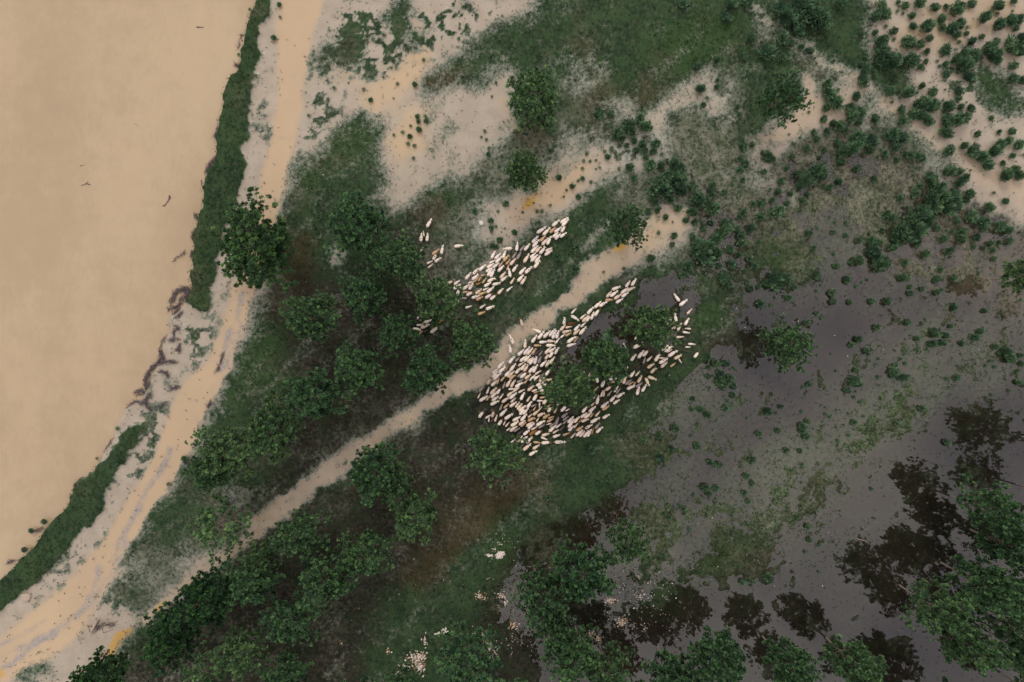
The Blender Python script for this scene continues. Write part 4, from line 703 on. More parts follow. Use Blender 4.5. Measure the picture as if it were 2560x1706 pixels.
# tail x,y  head x,y  colour(+mark b blue, x red, s dark spots)   in the pixels of each crop
SHP = {(5.6, 1020, 530): """260 222 335 100 w|180 425 192 298 wx|225 352 212 270 c|262 420 280 300 w|168 560 208 502 c|335 605 440 525 t|345 680 410 580 wb|465 600 492 465 w|370 708 465 640 w|250 730 340 690 w|268 795 345 732 c|640 488 775 470 w
2130 160 2240 80 w|2150 205 2250 105 w|2015 205 2120 115 w|2140 290 2212 185 w|2045 292 2150 215 w|1980 298 2068 218 t|1798 300 1935 215 w|1885 330 1990 225 w|2020 360 2112 285 w|2055 390 2140 300 w|2125 360 2218 290 w|1735 440 1825 335 wb|1845 415 1925 335 t|1742 500 1835 390 w|1870 470 1965 365 c|1945 465 2003 340 w|1518 555 1535 425 w|1462 512 1325 520 w|1560 560 1628 475 g|1625 545 1708 448 w|1455 660 1515 572 g|1520 670 1582 565 g|1718 575 1820 475 w|1785 570 1862 480 c|1838 595 1930 488 w|1920 555 2020 505 cb|1908 610 2020 540 w
1165 655 1220 550 w|1212 665 1298 580 w|1325 655 1368 545 w|1330 695 1415 605 t|1222 720 1318 625 w|1125 725 1220 680 w|1100 785 1205 725 w|1425 750 1508 655 c|1362 745 1430 670 tx|1262 780 1325 700 t|1180 790 1275 715 w|1085 845 1185 780 w|1255 840 1345 750 w|1380 830 1412 740 t|1460 845 1530 742 w|1618 715 1698 590 c|1705 650 1790 575 w|1715 700 1822 595 w|1775 720 1858 610 w|1760 790 1850 680 w|1432 922 1412 790 w|905 880 985 790 wx|990 825 1090 740 w|1108 905 1180 800 w|1150 920 1215 800 w|800 950 885 850 w|1005 895 1085 880 t|890 955 995 875 w|925 985 990 905 t|975 980 1022 910 t|1035 1010 1092 930 t|945 1030 1025 985 o|825 1005 925 975 c|1108 985 1225 918 w|1285 935 1370 840 c|1295 975 1390 900 w|1425 1020 1488 930 c|1530 980 1620 880 w|1578 1020 1655 910 c|1555 880 1645 780 w|1635 865 1738 768 wb
548 1010 655 960 c|632 1030 725 960 w|632 1085 738 1018 w|683 1170 735 1055 w|760 1090 865 1020 w|850 1095 915 1000 wb|1060 1050 1165 990 w|1175 1025 1300 995 w|1035 1105 1125 1065 w|940 1155 1035 1080 c|1095 1140 1205 1050 w|752 1130 850 1118 tb|810 1175 925 1115 w|985 1165 1090 1125 t|885 1210 1005 1175 wb|950 1240 1050 1185 t|835 1208 737 1210 g|1075 1215 1190 1140 w|1145 1235 1245 1155 w|1255 1155 1332 1070 c|1370 1120 1455 1050 w|650 1290 710 1240 w|785 1350 888 1320 w|993 1358 1078 1302 w|1085 1370 1210 1318 w|972 1440 1082 1400 t|265 1355 305 1295 t|125 1505 235 1410 w|150 1520 240 1450 w""",
(11.2, 1020, 760): """215 595 430 590 w|395 560 660 450 w|350 680 610 570 w|110 700 385 720 w|300 850 400 765 t|620 820 885 620 w|880 500 965 470 o|660 340 735 270 w|440 480 580 370 d|430 800 540 720 d""",
(7.84, 1160, 680): """1150 1075 1100 890 h|975 1425 885 1225 wb|1190 1505 1205 1320 c|1515 1195 1348 1120 w|1445 1320 1575 1165 w|1550 1295 1695 1155 w|1665 1270 1785 1115 w|1730 1320 1800 1140 wb|1805 1315 1860 1145 wb|1320 1395 1435 1240 w|1465 1385 1625 1370 w|1620 1355 1790 1365 c|1350 1445 1505 1445 t|1600 1440 1800 1445 w|1775 1420 1870 1300 w|1880 1305 1985 1215 w|1880 1160 1990 1035 c|1970 1100 2115 1070 c|1918 1195 2100 1150 cx|1975 1270 2105 1190 t|1950 1040 1985 885 wb|2020 1035 2175 1000 r|2095 830 2190 725 w|2095 855 2255 955 w""",
(6.19, 1380, 680): """655 560 760 460 w|725 540 850 460 wb|540 660 645 540 w|650 690 745 565 w|430 740 515 660 w|468 780 565 675 c|525 775 600 660 w|600 745 650 620 w|435 865 520 785 wb|340 920 430 815 w|330 975 430 890 c|420 975 530 850 w|230 1100 370 1000 w|330 1095 405 1010 t|225 1155 365 1110 w|820 440 945 430 t|840 400 920 300 c|895 385 1020 295 w|955 425 1075 345 c|1075 395 1180 315 w|985 485 1095 415 w|1060 340 1185 245 w|1155 300 1280 235 c|920 280 1065 225 w|1135 240 1210 135 w|1225 220 1305 100 w|1975 460 1885 340 w|1970 525 2095 430 w|2085 665 2165 575 c|1925 780 1900 640 w|1785 815 1860 700 w|2050 830 2115 715 w|1860 895 1895 810 c|1890 900 1925 830 c|1935 915 2000 795 c|2165 885 2065 875 cx|2010 930 2125 945 w|1910 1015 2030 1005 c|2095 1115 2210 1120 w|2060 1165 2140 1165 wx|2195 1330 2275 1230 w|1255 1180 1415 1095 w|1150 1205 1105 1110 w|1285 1060 1320 975 c|1335 990 1350 945 c|1365 1035 1390 955 t|1395 1045 1430 985 w|1440 1000 1455 960 w|1625 1125 1685 1055 w|1635 1180 1695 1105 c|1640 770 1675 735 w|1670 1220 1795 1135 w|1735 1240 1870 1135 w|1775 1250 1855 1205 w|1790 1310 1935 1215 w|1885 1350 2010 1280 c""",
(7.353, 1380, 860): """1440 320 1540 190 w|1575 265 1685 120 w|1660 230 1780 105 w|1670 380 1715 250 gs|1730 330 1835 235 c|1885 325 1985 165 w|1955 260 2080 262 cx|1960 360 2125 265 wb|1995 435 2120 330 cb|2325 260 2380 350 c|2165 430 2270 355 t|1745 445 1875 360 cx|1810 540 1915 430 c|1755 600 1920 655 c|1715 620 1785 775 c|1570 715 1655 580 c|1525 600 1615 505 c|1430 615 1520 500 w|1345 530 1395 420 w|1340 750 1455 660 g|1390 765 1490 700 t|1305 740 1360 585 c|1275 725 1280 615 c|1370 835 1520 760 w|1480 830 1525 710 t|1535 800 1665 710 g|1555 945 1600 785 wb|1645 885 1735 740 w|1040 650 1190 640 w|1045 710 1185 690 t|1035 600 1130 590 w|915 600 995 545 w|820 545 955 490 g|835 720 815 560 w|715 635 645 495 h|515 555 615 515 w|475 705 525 590 w|905 800 975 635 wb|745 885 845 790 t|975 855 1105 770 c|1135 900 1215 780 w|1175 930 1250 820 g|1185 985 1325 890 w|1060 1065 1175 940 w|1120 1105 1240 1020 w|890 990 935 860 c|940 985 965 855 c|1010 970 1095 865 g|750 1030 820 935 g|815 1115 860 945 w|720 1145 775 1090 c|895 1175 1035 1065 wb|915 1215 1055 1135 t|670 1260 800 1145 w|550 1265 645 1150 w|525 1355 640 1265 w|585 1365 730 1260 w|690 1365 760 1285 t|785 1345 880 1245 c|925 1370 1055 1290 w|700 1450 875 1350 w|530 1430 675 1375 c|480 1465 545 1375 o|75 1155 155 1065 w|30 1290 90 1190 t|160 1245 280 1120 w|240 1240 320 1200 w|170 1360 285 1270 g|190 1420 295 1335 gs|190 1485 285 1400 g|285 1455 395 1335 w|60 1500 120 1345 g|395 1450 510 1330 w""",
(9.8, 1400, 980): """195 880 340 660 w|200 960 345 820 w|335 900 430 780 c|390 960 565 840 t|610 905 785 795 cs|850 910 975 755 g|880 1005 1040 850 w|385 1085 555 925 w|470 1105 605 950 c|570 1115 705 945 w|660 1105 765 905 w|765 1065 820 890 o|50 1075 220 1010 tx|255 1150 370 1015 c""",
(9.8, 1180, 1000): """440 125 665 15 w|670 280 740 110 g|760 220 900 100 t|915 175 1095 50 w|1045 210 1165 60 c|1100 250 1230 90 c|1140 290 1320 135 w|1160 375 1310 185 w|1240 365 1385 190 w|1345 200 1465 30 w|1420 180 1570 115 g|1660 50 1650 190 w|1490 290 1560 170 t|1380 340 1480 235 d|1490 380 1640 250 c|1620 280 1710 170 c|1595 405 1795 305 c|1770 230 1930 120 t|1850 305 1985 115 w|2000 345 2085 220 o|160 440 305 255 w|310 465 465 370 w|485 435 545 240 h|545 560 615 380 c|465 550 520 450 d|675 405 855 220 w|790 480 1005 335 w|405 550 420 440 w|640 630 755 460 wb|760 640 820 515 c|805 680 905 560 c|850 760 920 700 w|985 520 1190 410 w|1190 525 1345 340 w|1360 455 1470 350 c|1360 520 1555 420 t|1570 560 1640 430 c|940 645 1160 520 w|1140 625 1310 505 c|1175 670 1320 555 t|1320 655 1500 540 c|1360 710 1535 565 w|1565 635 1785 500 w|1430 750 1590 660 c|1610 700 1775 605 g|920 775 1105 635 c|1000 790 1160 695 gs|1090 880 1240 755 ds|1250 865 1415 735 w|1395 865 1580 740 o|1540 855 1720 740 w|1700 880 1895 820 c|1970 915 2160 850 w|1670 910 1840 975 w|1730 455 1905 350 t|1845 465 2000 410 t|1815 555 1985 465 t|1965 575 1830 610 c|1885 685 2025 570 g|1880 785 2055 620 w|2025 700 2180 590 w|1960 830 2115 735 cs|2125 770 2260 650 d|935 1080 1050 965 w|1075 1050 1240 885 c|1200 1055 1350 885 w|1330 1065 1480 900 w|1200 1175 1290 1050 d|1240 1240 1450 1070 c|1480 1035 1665 1050 t|1690 1055 1950 1035 w|2010 1035 2295 1025 wb|1480 1210 1655 1100 c|1390 1360 1595 1235 w""",
(9.8, 1160, 860): """1140 235 1125 10 w|1310 290 1475 140 w|1455 270 1620 70 w|1530 270 1690 100 w|1655 275 1765 105 t|1700 305 1855 155 ds|1820 305 1920 180 g|1980 250 2130 80 w|2070 220 2245 90 w|2215 260 2320 85 w|1985 390 2090 225 c|2075 340 2215 170 w|2085 500 2225 315 c|2005 585 2085 400 c|1865 565 2020 415 w|1020 490 1135 340 g|1095 485 1235 305 w|1245 450 1365 325 g|1365 435 1550 285 w|1470 440 1635 270 w|1545 465 1700 330 c|1590 510 1730 345 w|1715 505 1800 300 wb|1815 485 1890 305 g|1310 555 1465 450 c|1115 575 1215 455 d|815 610 975 435 w|845 705 1030 560 w|1010 670 1085 545 o|670 740 820 620 w|1125 665 1270 480 w|1380 650 1515 485 w|1455 680 1590 510 c|1585 715 1715 550 w|1680 710 1805 500 w|1255 735 1395 575 wb|680 830 825 670 w|710 875 905 710 w|885 820 1000 700 d|995 800 1140 650 w|1060 825 1235 665 cx|1300 830 1425 705 g|1370 840 1565 680 w|1480 865 1655 745 c|1610 910 1745 760 w|1720 765 1880 660 c|1680 890 1850 780 w|1830 875 1950 745 g|1830 930 1995 810 c|1930 935 2150 860 c|1990 780 2120 620 w|885 935 1005 790 t|1115 875 1260 745 t|565 1000 660 810 h|655 1030 815 900 w|800 1005 860 850 t|940 1120 1005 945 g|1030 1065 1155 860 c|1140 1075 1250 880 c|1275 960 1445 875 g|1245 1070 1440 940 w|1450 990 1570 870 t|1570 1080 1700 935 d|1555 1155 1720 1010 c|1640 1175 1820 1110 c|1690 1215 1830 1160 t|1755 1030 1960 945 w|1800 1105 2015 980 w|1855 1165 2070 1100 w|1825 1225 1995 1215 ds|355 1170 500 1035 g|325 1355 400 1210 c|370 1405 580 1275 w|545 1245 615 1070 w|640 1240 800 1065 c|790 1240 910 1065 w|655 1325 820 1160 w|525 1405 640 1270 t|675 1400 850 1280 w|845 1375 960 1235 c|1050 1290 1210 1160 c|1065 1115 1245 1100 w|1200 1170 1360 1060 c|1110 1350 1295 1195 w|1310 1210 1475 1120 c|1380 1385 1480 1185 w|920 1440 1100 1310 c|1130 1455 1260 1330 cs|1530 1440 1620 1290 c|1690 1400 1810 1195 w|1840 1330 2010 1300 t|1770 1400 1940 1395 wb|1925 1480 2085 1300 w"""}
sheep = []
for (k, ox, oy), s_ in SHP.items():
    for e in s_.replace('\n', '|').split('|'):
        a = e.split()
        if len(a) < 5: continue
        x0, y0, x1, y1 = [float(q)/k for q in a[:4]]; x0 += ox; x1 += ox; y0 += oy; y1 += oy
        cx, cy = (x0+x1)/2, (y0+y1)/2
        if any(math.hypot(cx-q[0], cy-q[1]) < 4.2 for q in sheep): continue
        sheep.append((cx, cy, math.hypot(x1-x0, y1-y0), math.atan2(-(y1-y0), x1-x0), a[4]))
print('sheep', len(sheep))
sheep.sort(key=lambda q: -q[2])
FACE = ['facing right', 'facing upper right', 'facing up', 'facing upper left', 'facing left', 'facing lower left', 'facing down', 'facing lower right']
def slk(q):
    n_ = NAME[q[4][0]]; mk = {'b': ' with blue mark', 'x': ' with red mark', 's': ' with dark spots'}.get(q[4][1:], '')
    return n_+mk
SH_ANCH = [('the upper flock tip', 1425, 540), ('the tree left of the flock', 1090, 752), ('the lone brown headed sheep', 1305, 807), ('the two black dogs', 1180, 1015), ('the tree inside the lower flock', 1427, 972), ('the tree right of that flock', 1518, 901),
           ('the rust red sheep', 1426, 811), ('the lower flock column tip', 1595, 690), ('the tree at flock right end', 1623, 814), ('the lone far right sheep', 1741, 887), ('the lowest sheep', 1332, 1133), ('the tree below the flock', 1233, 1128), ('the tree beside the stray sheep', 1003, 655), ('the flock bottom right corner', 1505, 1075)]
ind, rest = sheep[:298], sheep[298:]
labs = label_all([(q[0], q[1], slk(q)) for q in ind], SH_ANCH)
def pose_of(i, q): return 4 if (i*7) % 23 == 0 else 5 if (i*11) % 29 == 0 else (0, 1, 2, 0, 3, 1, 2)[(i*5) % 7]
seen = set()
for i, (q, lab) in enumerate(zip(ind, labs)):
    cx, cy, ln, an, cd = q; x, y = at(cx, cy, .5); hb = cd[0] == 'h' or (i % 13 == 0); me = BODY[1 if hb else 0][pose_of(i, q)]
    o = link('sheep', me); sc = min(max(ln*S/1.36, .62), 1.08); wsc = sc*.55+.55
    o.scale = (sc, wsc, sc*.4+.56); o.location = (x-.09*sc*math.cos(an), y-.09*sc*math.sin(an), gz(x, y)-.02); o.rotation_euler = (0, 0, an)
    c0 = COL[cd[0]]; f = rnd.uniform(.9, 1.06); o.color = (c0[0]*f, c0[1]*f*rnd.uniform(.97, 1.02), c0[2]*f*rnd.uniform(.92, 1.04), 1)
    if math.hypot(cx-1305, cy-807) < 9: lab = 'white sheep with a brown head standing alone at the sand trail edge'
    if math.hypot(cx-1741, cy-887) < 9: lab = 'lone white sheep standing farthest right in the shallow water'
    if cd[0] == 'r': lab = 'rust red brown sheep in the narrow middle of the lower flock'
    tag(o, lab, 'sheep', 'flock of sheep walking through the flooded meadow')
    for ch in cd[1:]:
        mk = link('paint_mark', MARK[ch], o); mk.location = (-.1 if ch != 'b' else .12, rnd.uniform(-.03, .03), .765)
        if ch == 's': mk.location.x = -.2
# the few smallest or half hidden ones together
if rest:
    Vs, Fs, Cs, b0 = [], [], [], 0
    for i, q in enumerate(rest):
        me = BODY[0][i % 4]; V = np.empty(len(me.vertices)*3, np.float32); me.vertices.foreach_get('co', V); V = V.reshape(-1, 3)
        cx, cy, ln, an, cd = q; x, y = at(cx, cy, .5); sc = max(ln*S/1.36, .5); ca, sa = math.cos(an)*sc, math.sin(an)*sc
        V = np.stack([V[:, 0]*ca-V[:, 1]*sa+x, V[:, 0]*sa+V[:, 1]*ca+y, V[:, 2]*sc+gz(x, y)-.02], -1)
        Vs.append(V); Fs += [tuple(v+b0 for v in p.vertices) for p in me.polygons]; b0 += len(V); Cs.append(np.tile((*COL[cd[0]], 1), (len(V), 1)))
    me = bpy.data.meshes.new('half_hidden_sheep'); me.from_pydata(np.concatenate(Vs).tolist(), [], Fs); me.update(); me.polygons.foreach_set('use_smooth', [True]*len(me.polygons))
    a = me.attributes.new('fleece', 'FLOAT_COLOR', 'POINT'); a.data.foreach_set('color', np.concatenate(Cs).astype(np.float32).ravel())
    m, t = mat_new('fleece_many'); g = NT(t); p = g.n('ShaderNodeBsdfPrincipled'); p.inputs['Roughness'].default_value = .9; p.inputs['Specular IOR Level'].default_value = .15
    g.link(g.mix(g.ramp(g.noise(16, 4, g.n('ShaderNodeTexCoord').outputs['Object']), .35, .65, 0, .3), g.n('ShaderNodeAttribute', attribute_name='fleece').outputs['Color'], (.4, .3, .22)), p.inputs['Base Color'])
    o_ = g.n('ShaderNodeOutputMaterial'); g.link(p.outputs[0], o_.inputs[0]); me.materials.append(m)
    tag(link('half_hidden_sheep', me), 'smaller or half hidden sheep and lambs between the others', 'sheep', kind='stuff')

# ---- two black dogs walking at the left edge of the flock
M_DOG = plain_mat('black_coat', (.010, .010, .013), (.022, .020, .024), 20, .6)
def dog(turn, name):
    V = [(-.30, 0, .44), (-.08, 0, .45), (.16, 0, .45), (.33, .05*turn, .50), (.44, .10*turn, .58), (.56, .20*turn, .54)]; r = [(.085, .09), (.10, .11), (.12, .14), (.085, .09), (.075, .075), (.03, .035)]; E = [(i, i+1) for i in range(5)]
    def add(p, rad, to): V.append(p); r.append(rad); E.append((to, len(V)-1)); return len(V)-1
    a = add((-.44, 0, .42), (.03, .03), 0); a = add((-.58, .04, .34), (.024, .024), a); add((-.68, .07, .32), (.012, .012), a)
    for sx, rt in ((-.26, 0), (.17, 2)):
        for sy in (1, -1):
            q = add((sx, sy*.075, .32), (.05, .045), rt); q = add((sx+(-.06 if sx < 0 else .01), sy*.08, .18), (.026, .024), q); add((sx+.05*sy, sy*.08, .02), (.024, .02), q)
    for sy in (1, -1): add((.42, .10*turn+sy*.07, .66), (.022, .012), 4)
    return skin_mesh(name, V, E, r, 1, M_DOG)
for me, px, py, an, lab in ((dog(0, 'dog'), 1184.5, 1004, R(72), 'upper black dog walking up at the left edge of the sheep flock'), (dog(1, 'dog'), 1178, 1022.5, R(-72), 'lower black dog with head turned, left of the sheep flock')):
    x, y = at(px, py, .4); o = link('dog', me); o.location = (x, y, gz(x, y)-.01); o.rotation_euler = (0, 0, an); tag(o, lab, 'dog', 'black dogs beside the flock')

# ------------------------------------------------------------------ driftwood, floating branches, scraps
def heap(name, label, cat, pts, wid, n, seed, mat=M_DRIFT, zoff=.05, lmax=1.1):
    """sticks piled along a line of photo points"""
    r = random.Random(seed); mb = MB(); pts = [tuple(p) for p in pts]; z0 = None
    for i in range(n):
        k = r.randrange(len(pts)-1) if len(pts) > 1 else 0; (xa, ya), (xb, yb) = pts[k], pts[min(k+1, len(pts)-1)]; f = r.random()
        px = xa+(xb-xa)*f+r.gauss(0, wid*.4); py = ya+(yb-ya)*f+r.gauss(0, wid*.4); x, y = wx(px), wy(py)
        z = max(gz(x, y), -.25)+r.uniform(0, .16)+zoff; d = math.atan2(-(yb-ya), xb-xa)+r.gauss(0, .55); l = r.uniform(.25, lmax); rr = r.uniform(.010, .030)
        p0 = Vector((x, y, z)); dv = Vector((math.cos(d), math.sin(d), r.uniform(-.08, .12)))*l; b = Vector((-math.sin(d), math.cos(d), 0))*r.gauss(0, .14)*l
        mb.tube([p0-dv*.5, p0+b*.6, p0+dv*.25+b*.5, p0+dv*.5], [rr, rr*.9, rr*.7, rr*.3], 4)
    return tag(link(name, mb.mesh(name, mat)), label, cat)
def c8(s_): return [(float(a)/4.357+280, float(b)/4.357+700) for a, b in (p.split(',') for p in s_.split())]
H = [('640,230 700,130 770,100 830,110 800,190 720,230', 22, 260, 'wide brown driftwood heap where the grass bank ends'), ('610,325 680,300 740,260 700,330 660,380', 9, 90, 'narrow driftwood tongue just below the wide heap'), ('710,410 770,350', 7, 30, 'short driftwood streak near the bank end'),
     ('690,500 740,530 680,560 680,630 640,660 740,650', 7, 70, 'hooked driftwood line beside the red scrap'), ('510,750 560,660 600,600', 4, 26, 'thin curved twigs at the river edge above the long heap'), ('530,780 550,860 520,900', 13, 110, 'top end of the long driftwood drift, upright on the bank'), ('520,900 440,950 390,1010 360,1090', 11, 150, 'long dark driftwood drift along the river edge'),
     ('560,900 620,890 700,900', 9, 50, 'branch tangle sticking out right of the long drift'), ('540,1000 600,1020 620,1050', 9, 46, 'small ragged driftwood clump below the long drift'), ('350,1110 370,1180 410,1110', 9, 60, 'driftwood fork at the lower end of the drift'), ('240,1230 300,1200 360,1225 260,1260', 7, 60, 'leaf shaped driftwood raft at the river edge'),
     ('330,1340 380,1310 420,1240', 11, 80, 'driftwood heap below the leaf shaped raft'), ('380,1350 400,1390 430,1410', 5, 22, 'thin driftwood trail running down to the stump'), ('160,1400 210,1350 260,1320 300,1330', 6, 50, 'arched driftwood line around the pale spit'), ('640,1190 690,1170 730,1160', 10, 50, 'lone driftwood clump on the tan mud'), ('470,1410 540,1370 600,1330', 8, 34, 'weathered twigs near the pale mud spit'),
     ('700,760 740,720 740,780', 9, 40, 'purple brown twigs by the green shoots'), ('1140,990 1170,950 1190,880 1215,790', 6, 46, 'twig line on the ridge between the wheel ruts'), ('1045,1390 1080,1320', 6, 26, 'twigs at the right edge of the wheel track')]
for i, (s_, w_, n_, lb) in enumerate(H): heap('driftwood', lb, 'driftwood', c8(s_), w_*.42, n_, 100+i)
def heap_s(lb, pts, w_, n_, seed, **k): heap('driftwood', lb, 'driftwood', P('s', pts), w_, n_, seed, **k)
heap_s('driftwood knot against the upper grass bank', '588,160 600,168', 4, 30, 200); heap_s('thin reeds caught along the top of the bank', '606,80 598,100 594,118', 2, 22, 201); heap_s('twigs under the leaning bank bush', '548,318 540,345', 5, 46, 202)
heap_s('brown driftwood patch against the bank at mid height', '538,395 524,412 514,430', 5, 90, 203); heap_s('twig cluster level with the road tree', '488,540 494,548', 4, 26, 204); heap_s('upper loose twig bunch below the road tree', '481,586 480,600', 4, 26, 205); heap_s('lower loose twig bunch below the road tree', '479,628 477,644', 4, 26, 215); heap_s('long thin drift pointing at the river', '432,652 462,628', 3, 22, 206)
heap_s('dark roots on the lower bank tip', '262,1128 280,1100', 4, 26, 207); heap_s('dark snag at the edge of the lower bank', '80,1330 104,1322', 4, 30, 208); heap_s('second dark snag farther down the lower bank', '18,1408 36,1402', 3, 24, 209); heap_s('reddish brush pile under the left edge trees', '466,1150 492,1155', 8, 80, 210)
heap_s('grey brushwood behind the fallen pale log', '236,1572 262,1560 290,1560', 6, 40, 211, lmax=1.6)
def branch(name, lb, cat, lines, mat, z=None):
    mb = MB()
    for ln_ in lines:
        pp = P('s', ln_[0]); zz = [max(gz(wx(a), wy(b)), -.25)+.03+ln_[2] for a, b in pp]; n_ = len(pp)
        mb.tube([(wx(a), wy(b), q) for (a, b), q in zip(pp, zz)], [ln_[1]*(1-.7*i/(n_-1)) for i in range(n_)], 6)
    return tag(link(name, mb.mesh(name, mat)), lb, cat)
branch('floating_branch', 'forked dark branch floating in the river', 'branch', [('422,493 418,502 410,512 403,515', .10, 0), ('412,510 408,516', .06, 0), ('421,489 424,497', .12, 0)], M_DRIFT)
branch('floating_branch', 'straight dark branch floating near the top of the river', 'branch', [('490,66 498,66.5 507,66.5', .09, 0)], M_DRIFT)
branch('floating_branch', 'twiggy branch floating at mid river', 'branch', [('200,463 208,461 216,458 224,461', .05, 0), ('211,459 218,452', .03, 0), ('212,458 222,462', .06, .01)], M_DRIFT)
branch('floating_branch', 'small pale twig floating in mid river', 'branch', [('334,308 339,310 343,314', .04, 0)], M_PALEWOOD)
branch('floating_branch', 'tiny twig above the twiggy branch in the river', 'branch', [('197,414 202,413 206,412', .04, 0)], M_DRIFT)
branch('floating_branch', 'upright dark stick floating beside the bank', 'branch', [('501,450 502,458 502,465', .08, 0)], M_DRIFT)
branch('fallen_log', 'pale fallen log lying across the mud beside the wheel track', 'log', [('247,1546 241,1559 236,1570 229,1581', .24, .16), ('247,1563 240,1572 234,1582 226,1591', .07, .04), ('219,1563 222,1570 226,1580', .12, 0), ('224,1564 240,1560 256,1562 272,1560', .07, .02), ('256,1570 259,1582 285,1573', .06, 0)], M_PALEWOOD)
branch('fallen_stick', 'straight brown stick on the tan mud by the driftwood clump', 'stick', [('410,971 418,976 426,981', .05, 0)], M_DRIFT)
branch('fallen_stick', 'pale stick lying in the flood at lower right', 'stick', [('2142,1347 2158,1351 2173,1357', .05, .08), ('2160,1352 2172,1353', .03, .08)], M_PALEWOOD)
branch('fallen_stick', 'pale stick at the left of the small grey pool', 'stick', [('1216,1448 1228,1443', .07, 0)], M_PALEWOOD)
branch('fallen_stick', 'white stick in the scraps right of the grey pool', 'stick', [('1595,1438 1598,1449', .16, .02)], M_SCRAP)

def scraps(name, lb, cat, blobs, seed, kind=None):
    """pale flat flakes lying in heaps; blobs: x,y,rx,ry,n,size,brown share"""
    r = random.Random(seed); V = []; F = []; mi = []
    for bx, by, rx, ry, n_, sz, brn in blobs:
        for i in range(n_):
            a = r.uniform(0, 6.28); q = min(abs(r.gauss(0, .5)), 1.0); px = bx+math.cos(a)*q*rx; py = by+math.sin(a)*q*ry; x, y = wx(px), wy(py)
            if gmask(river, x, y) > .5: continue
            z = max(gz(x, y), 0)+r.uniform(.02, .09); s1 = sz*r.uniform(.5, 1.7); s2 = s1*r.uniform(.35, .9); an = r.uniform(0, 3.14); b = len(V); h_ = r.uniform(.01, .04)
            for k_ in range(5):
                t_ = 6.283*k_/5; u, v = math.cos(t_)*s1*r.uniform(.7, 1.1), math.sin(t_)*s2*r.uniform(.7, 1.1); X_, Y_ = x+u*math.cos(an)-v*math.sin(an), y+u*math.sin(an)+v*math.cos(an)
                V.append((X_, Y_, z+r.uniform(-.02, .03)))
            V.append((x, y, z+h_)); V.append((x, y, z-.03))
            for k_ in range(5): F.append((b+k_, b+(k_+1) % 5, b+5)); F.append((b+(k_+1) % 5, b+k_, b+6))
            mi += [1 if r.random() < brn else 0]*10
    me = bpy.data.meshes.new(name); me.from_pydata(V, [], F); me.update(); me.materials.append(M_SCRAP); me.materials.append(M_SCRAP2); me.polygons.foreach_set('material_index', mi)
    return tag(link(name, me), lb, cat, kind=kind)
scraps('scrap_heap', 'bright white heap of scraps with ragged arms in the grass', 'litter heap', [(1250, 1387, 14, 8, 90, .16, 0), (1222, 1388, 12, 5, 34, .12, 0), (1235, 1374, 10, 5, 10, .09, 0)], 1)
scraps('scrap_heap', 'large white and rust scrap heap left of the bottom tree', 'litter heap', [(1040, 1650, 26, 24, 230, .11, .4), (1050, 1672, 14, 22, 110, .11, .2), (1015, 1668, 22, 12, 90, .10, .4), (1055, 1640, 16, 14, 70, .11, .3), (997, 1680, 10, 6, 26, .08, .3)], 2)
scraps('scrap_heap', 'pale scrap arc just above the bottom tree', 'litter heap', [(1110, 1577, 10, 8, 46, .13, 0), (1096, 1583, 10, 6, 26, .12, 0)], 3)
scraps('scrap_heap', 'long pale and ochre scrap drift right of the bottom tree', 'litter heap', [(1202, 1588, 26, 16, 110, .08, .25), (1218, 1604, 18, 10, 90, .09, .5), (1228, 1622, 20, 18, 120, .08, .3), (1232, 1634, 20, 12, 60, .08, .4)], 4)
scraps('scrap_heap', 'small white and brown scrap heap left of the grey pool', 'litter heap', [(1200, 1490, 16, 14, 80, .09, .45)], 5)
scraps('scrap_heap', 'pinkish scraps at the lower edge of the grey pool', 'litter heap', [(1255, 1490, 18, 12, 60, .08, .3), (1264, 1510, 5, 14, 20, .08, 0)], 6)
scraps('scrap_heap', 'brown and cream scrap heap under the left tree of the pair', 'litter heap', [(1285, 1563, 14, 14, 70, .09, .6)], 7)
scraps('scrap_heap', 'cream scrap heap tucked below the big pool tree', 'litter heap', [(1525, 1502, 20, 14, 110, .09, .35)], 8)
scraps('scrap_heap', 'golden brown scrap heap in the dark wet ground', 'litter heap', [(1555, 1556, 16, 18, 120, .09, .55)], 9)
scraps('scrap_heap', 'rusty scrap heap right of the pool edge trunks', 'litter heap', [(1483, 1585, 18, 10, 60, .08, .6), (1496, 1595, 14, 12, 50, .07, .5)], 10)
scraps('scrap_heap', 'thin column of rust and white scraps left of centre bottom', 'litter heap', [(1062, 1600, 8, 20, 46, .08, .5), (971, 1628, 10, 8, 26, .09, .5), (853, 1606, 5, 7, 14, .08, .7)], 11)
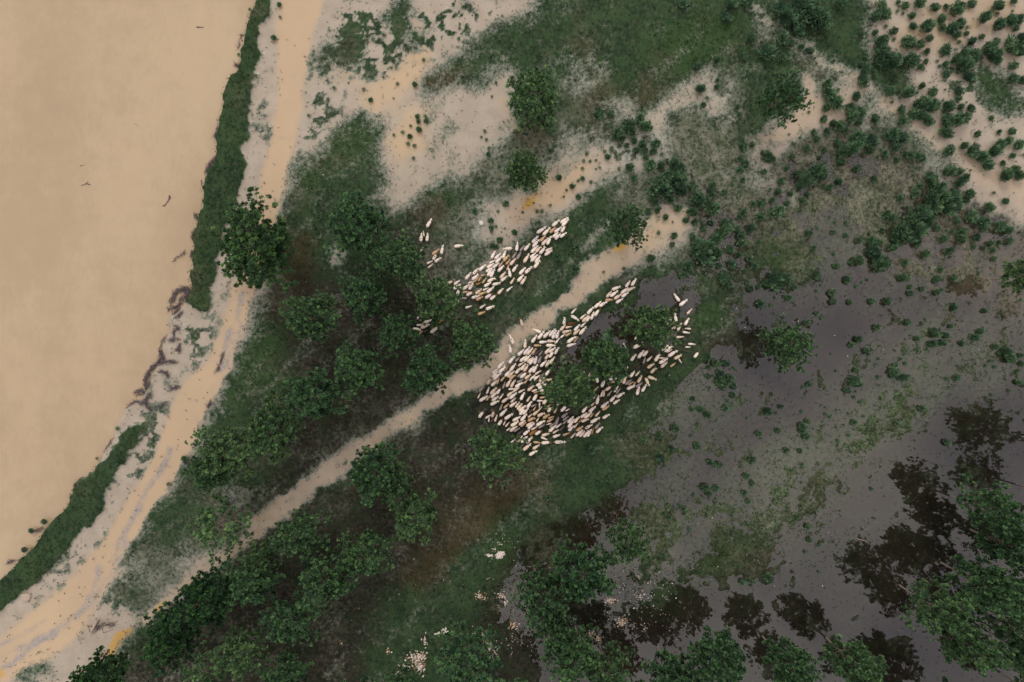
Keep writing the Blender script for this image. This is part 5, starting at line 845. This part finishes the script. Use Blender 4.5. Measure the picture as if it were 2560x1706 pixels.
scraps('litter', 'white bits of litter scattered over grass and wet ground', 'litter', [(1600, 1490, 90, 70, 130, .07, .05), (1290, 1600, 120, 60, 70, .06, .1), (1230, 1500, 300, 200, 70, .05, .1), (1600, 1560, 120, 60, 50, .06, .2), (1250, 1360, 60, 50, 34, .07, 0), (950, 1500, 250, 160, 24, .05, .2), (800, 600, 300, 300, 26, .05, 0), (1500, 300, 400, 250, 20, .05, 0), (2000, 800, 500, 400, 34, .05, 0), (1900, 1400, 300, 200, 26, .05, 0)], 12, 'stuff')
def pebble(name, lb, cat, px, py, r_, mat, asp=1.0):
    import bmesh
    bm = bmesh.new(); bmesh.ops.create_icosphere(bm, subdivisions=3, radius=1); rr = random.Random(int(px))
    o1, o2 = rr.random()*6, rr.random()*6
    for v in bm.verts:
        k_ = 1+.14*math.sin(3*v.co.x+o1)+.12*math.sin(4*v.co.y+o2)+.08*math.sin(7*v.co.z+o1); v.co *= k_
    me = bpy.data.meshes.new(name); bm.to_mesh(me); bm.free(); me.materials.append(mat); me.polygons.foreach_set('use_smooth', [True]*len(me.polygons))
    o = link(name, me); x, y = wx(px), wy(py); o.location = (x, y, gz(x, y)+r_*.15); o.scale = (r_, r_*asp, r_*.5); return tag(o, lb, cat)
pebble('boulder', 'pale rounded boulder at the edge of the lower grass bank', 'boulder', 68, 1492, .55, M_PALEWOOD, .95)
M_RED = plain_mat('red_plastic', (.5, .05, .03), (.4, .04, .03), 5, .5); M_BLUE = plain_mat('pale_blue_plastic', (.35, .5, .62), (.5, .6, .68), 5, .5)
pebble('red_scrap', 'small red plastic scrap in the driftwood', 'scrap', 450, 849, .13, M_RED, .7); pebble('white_sack', 'small white sack lying above the upper flock', 'sack', 1203, 558, .22, M_SCRAP, 1.6); pebble('blue_scrap', 'pale blue plastic scrap beside the driftwood', 'scrap', 461, 812, .13, M_BLUE, .7)
pebble('white_sack', 'small white scrap among the dense shrubs left of the olive circle', 'sack', 1815, 620, .16, M_SCRAP, 1.3)
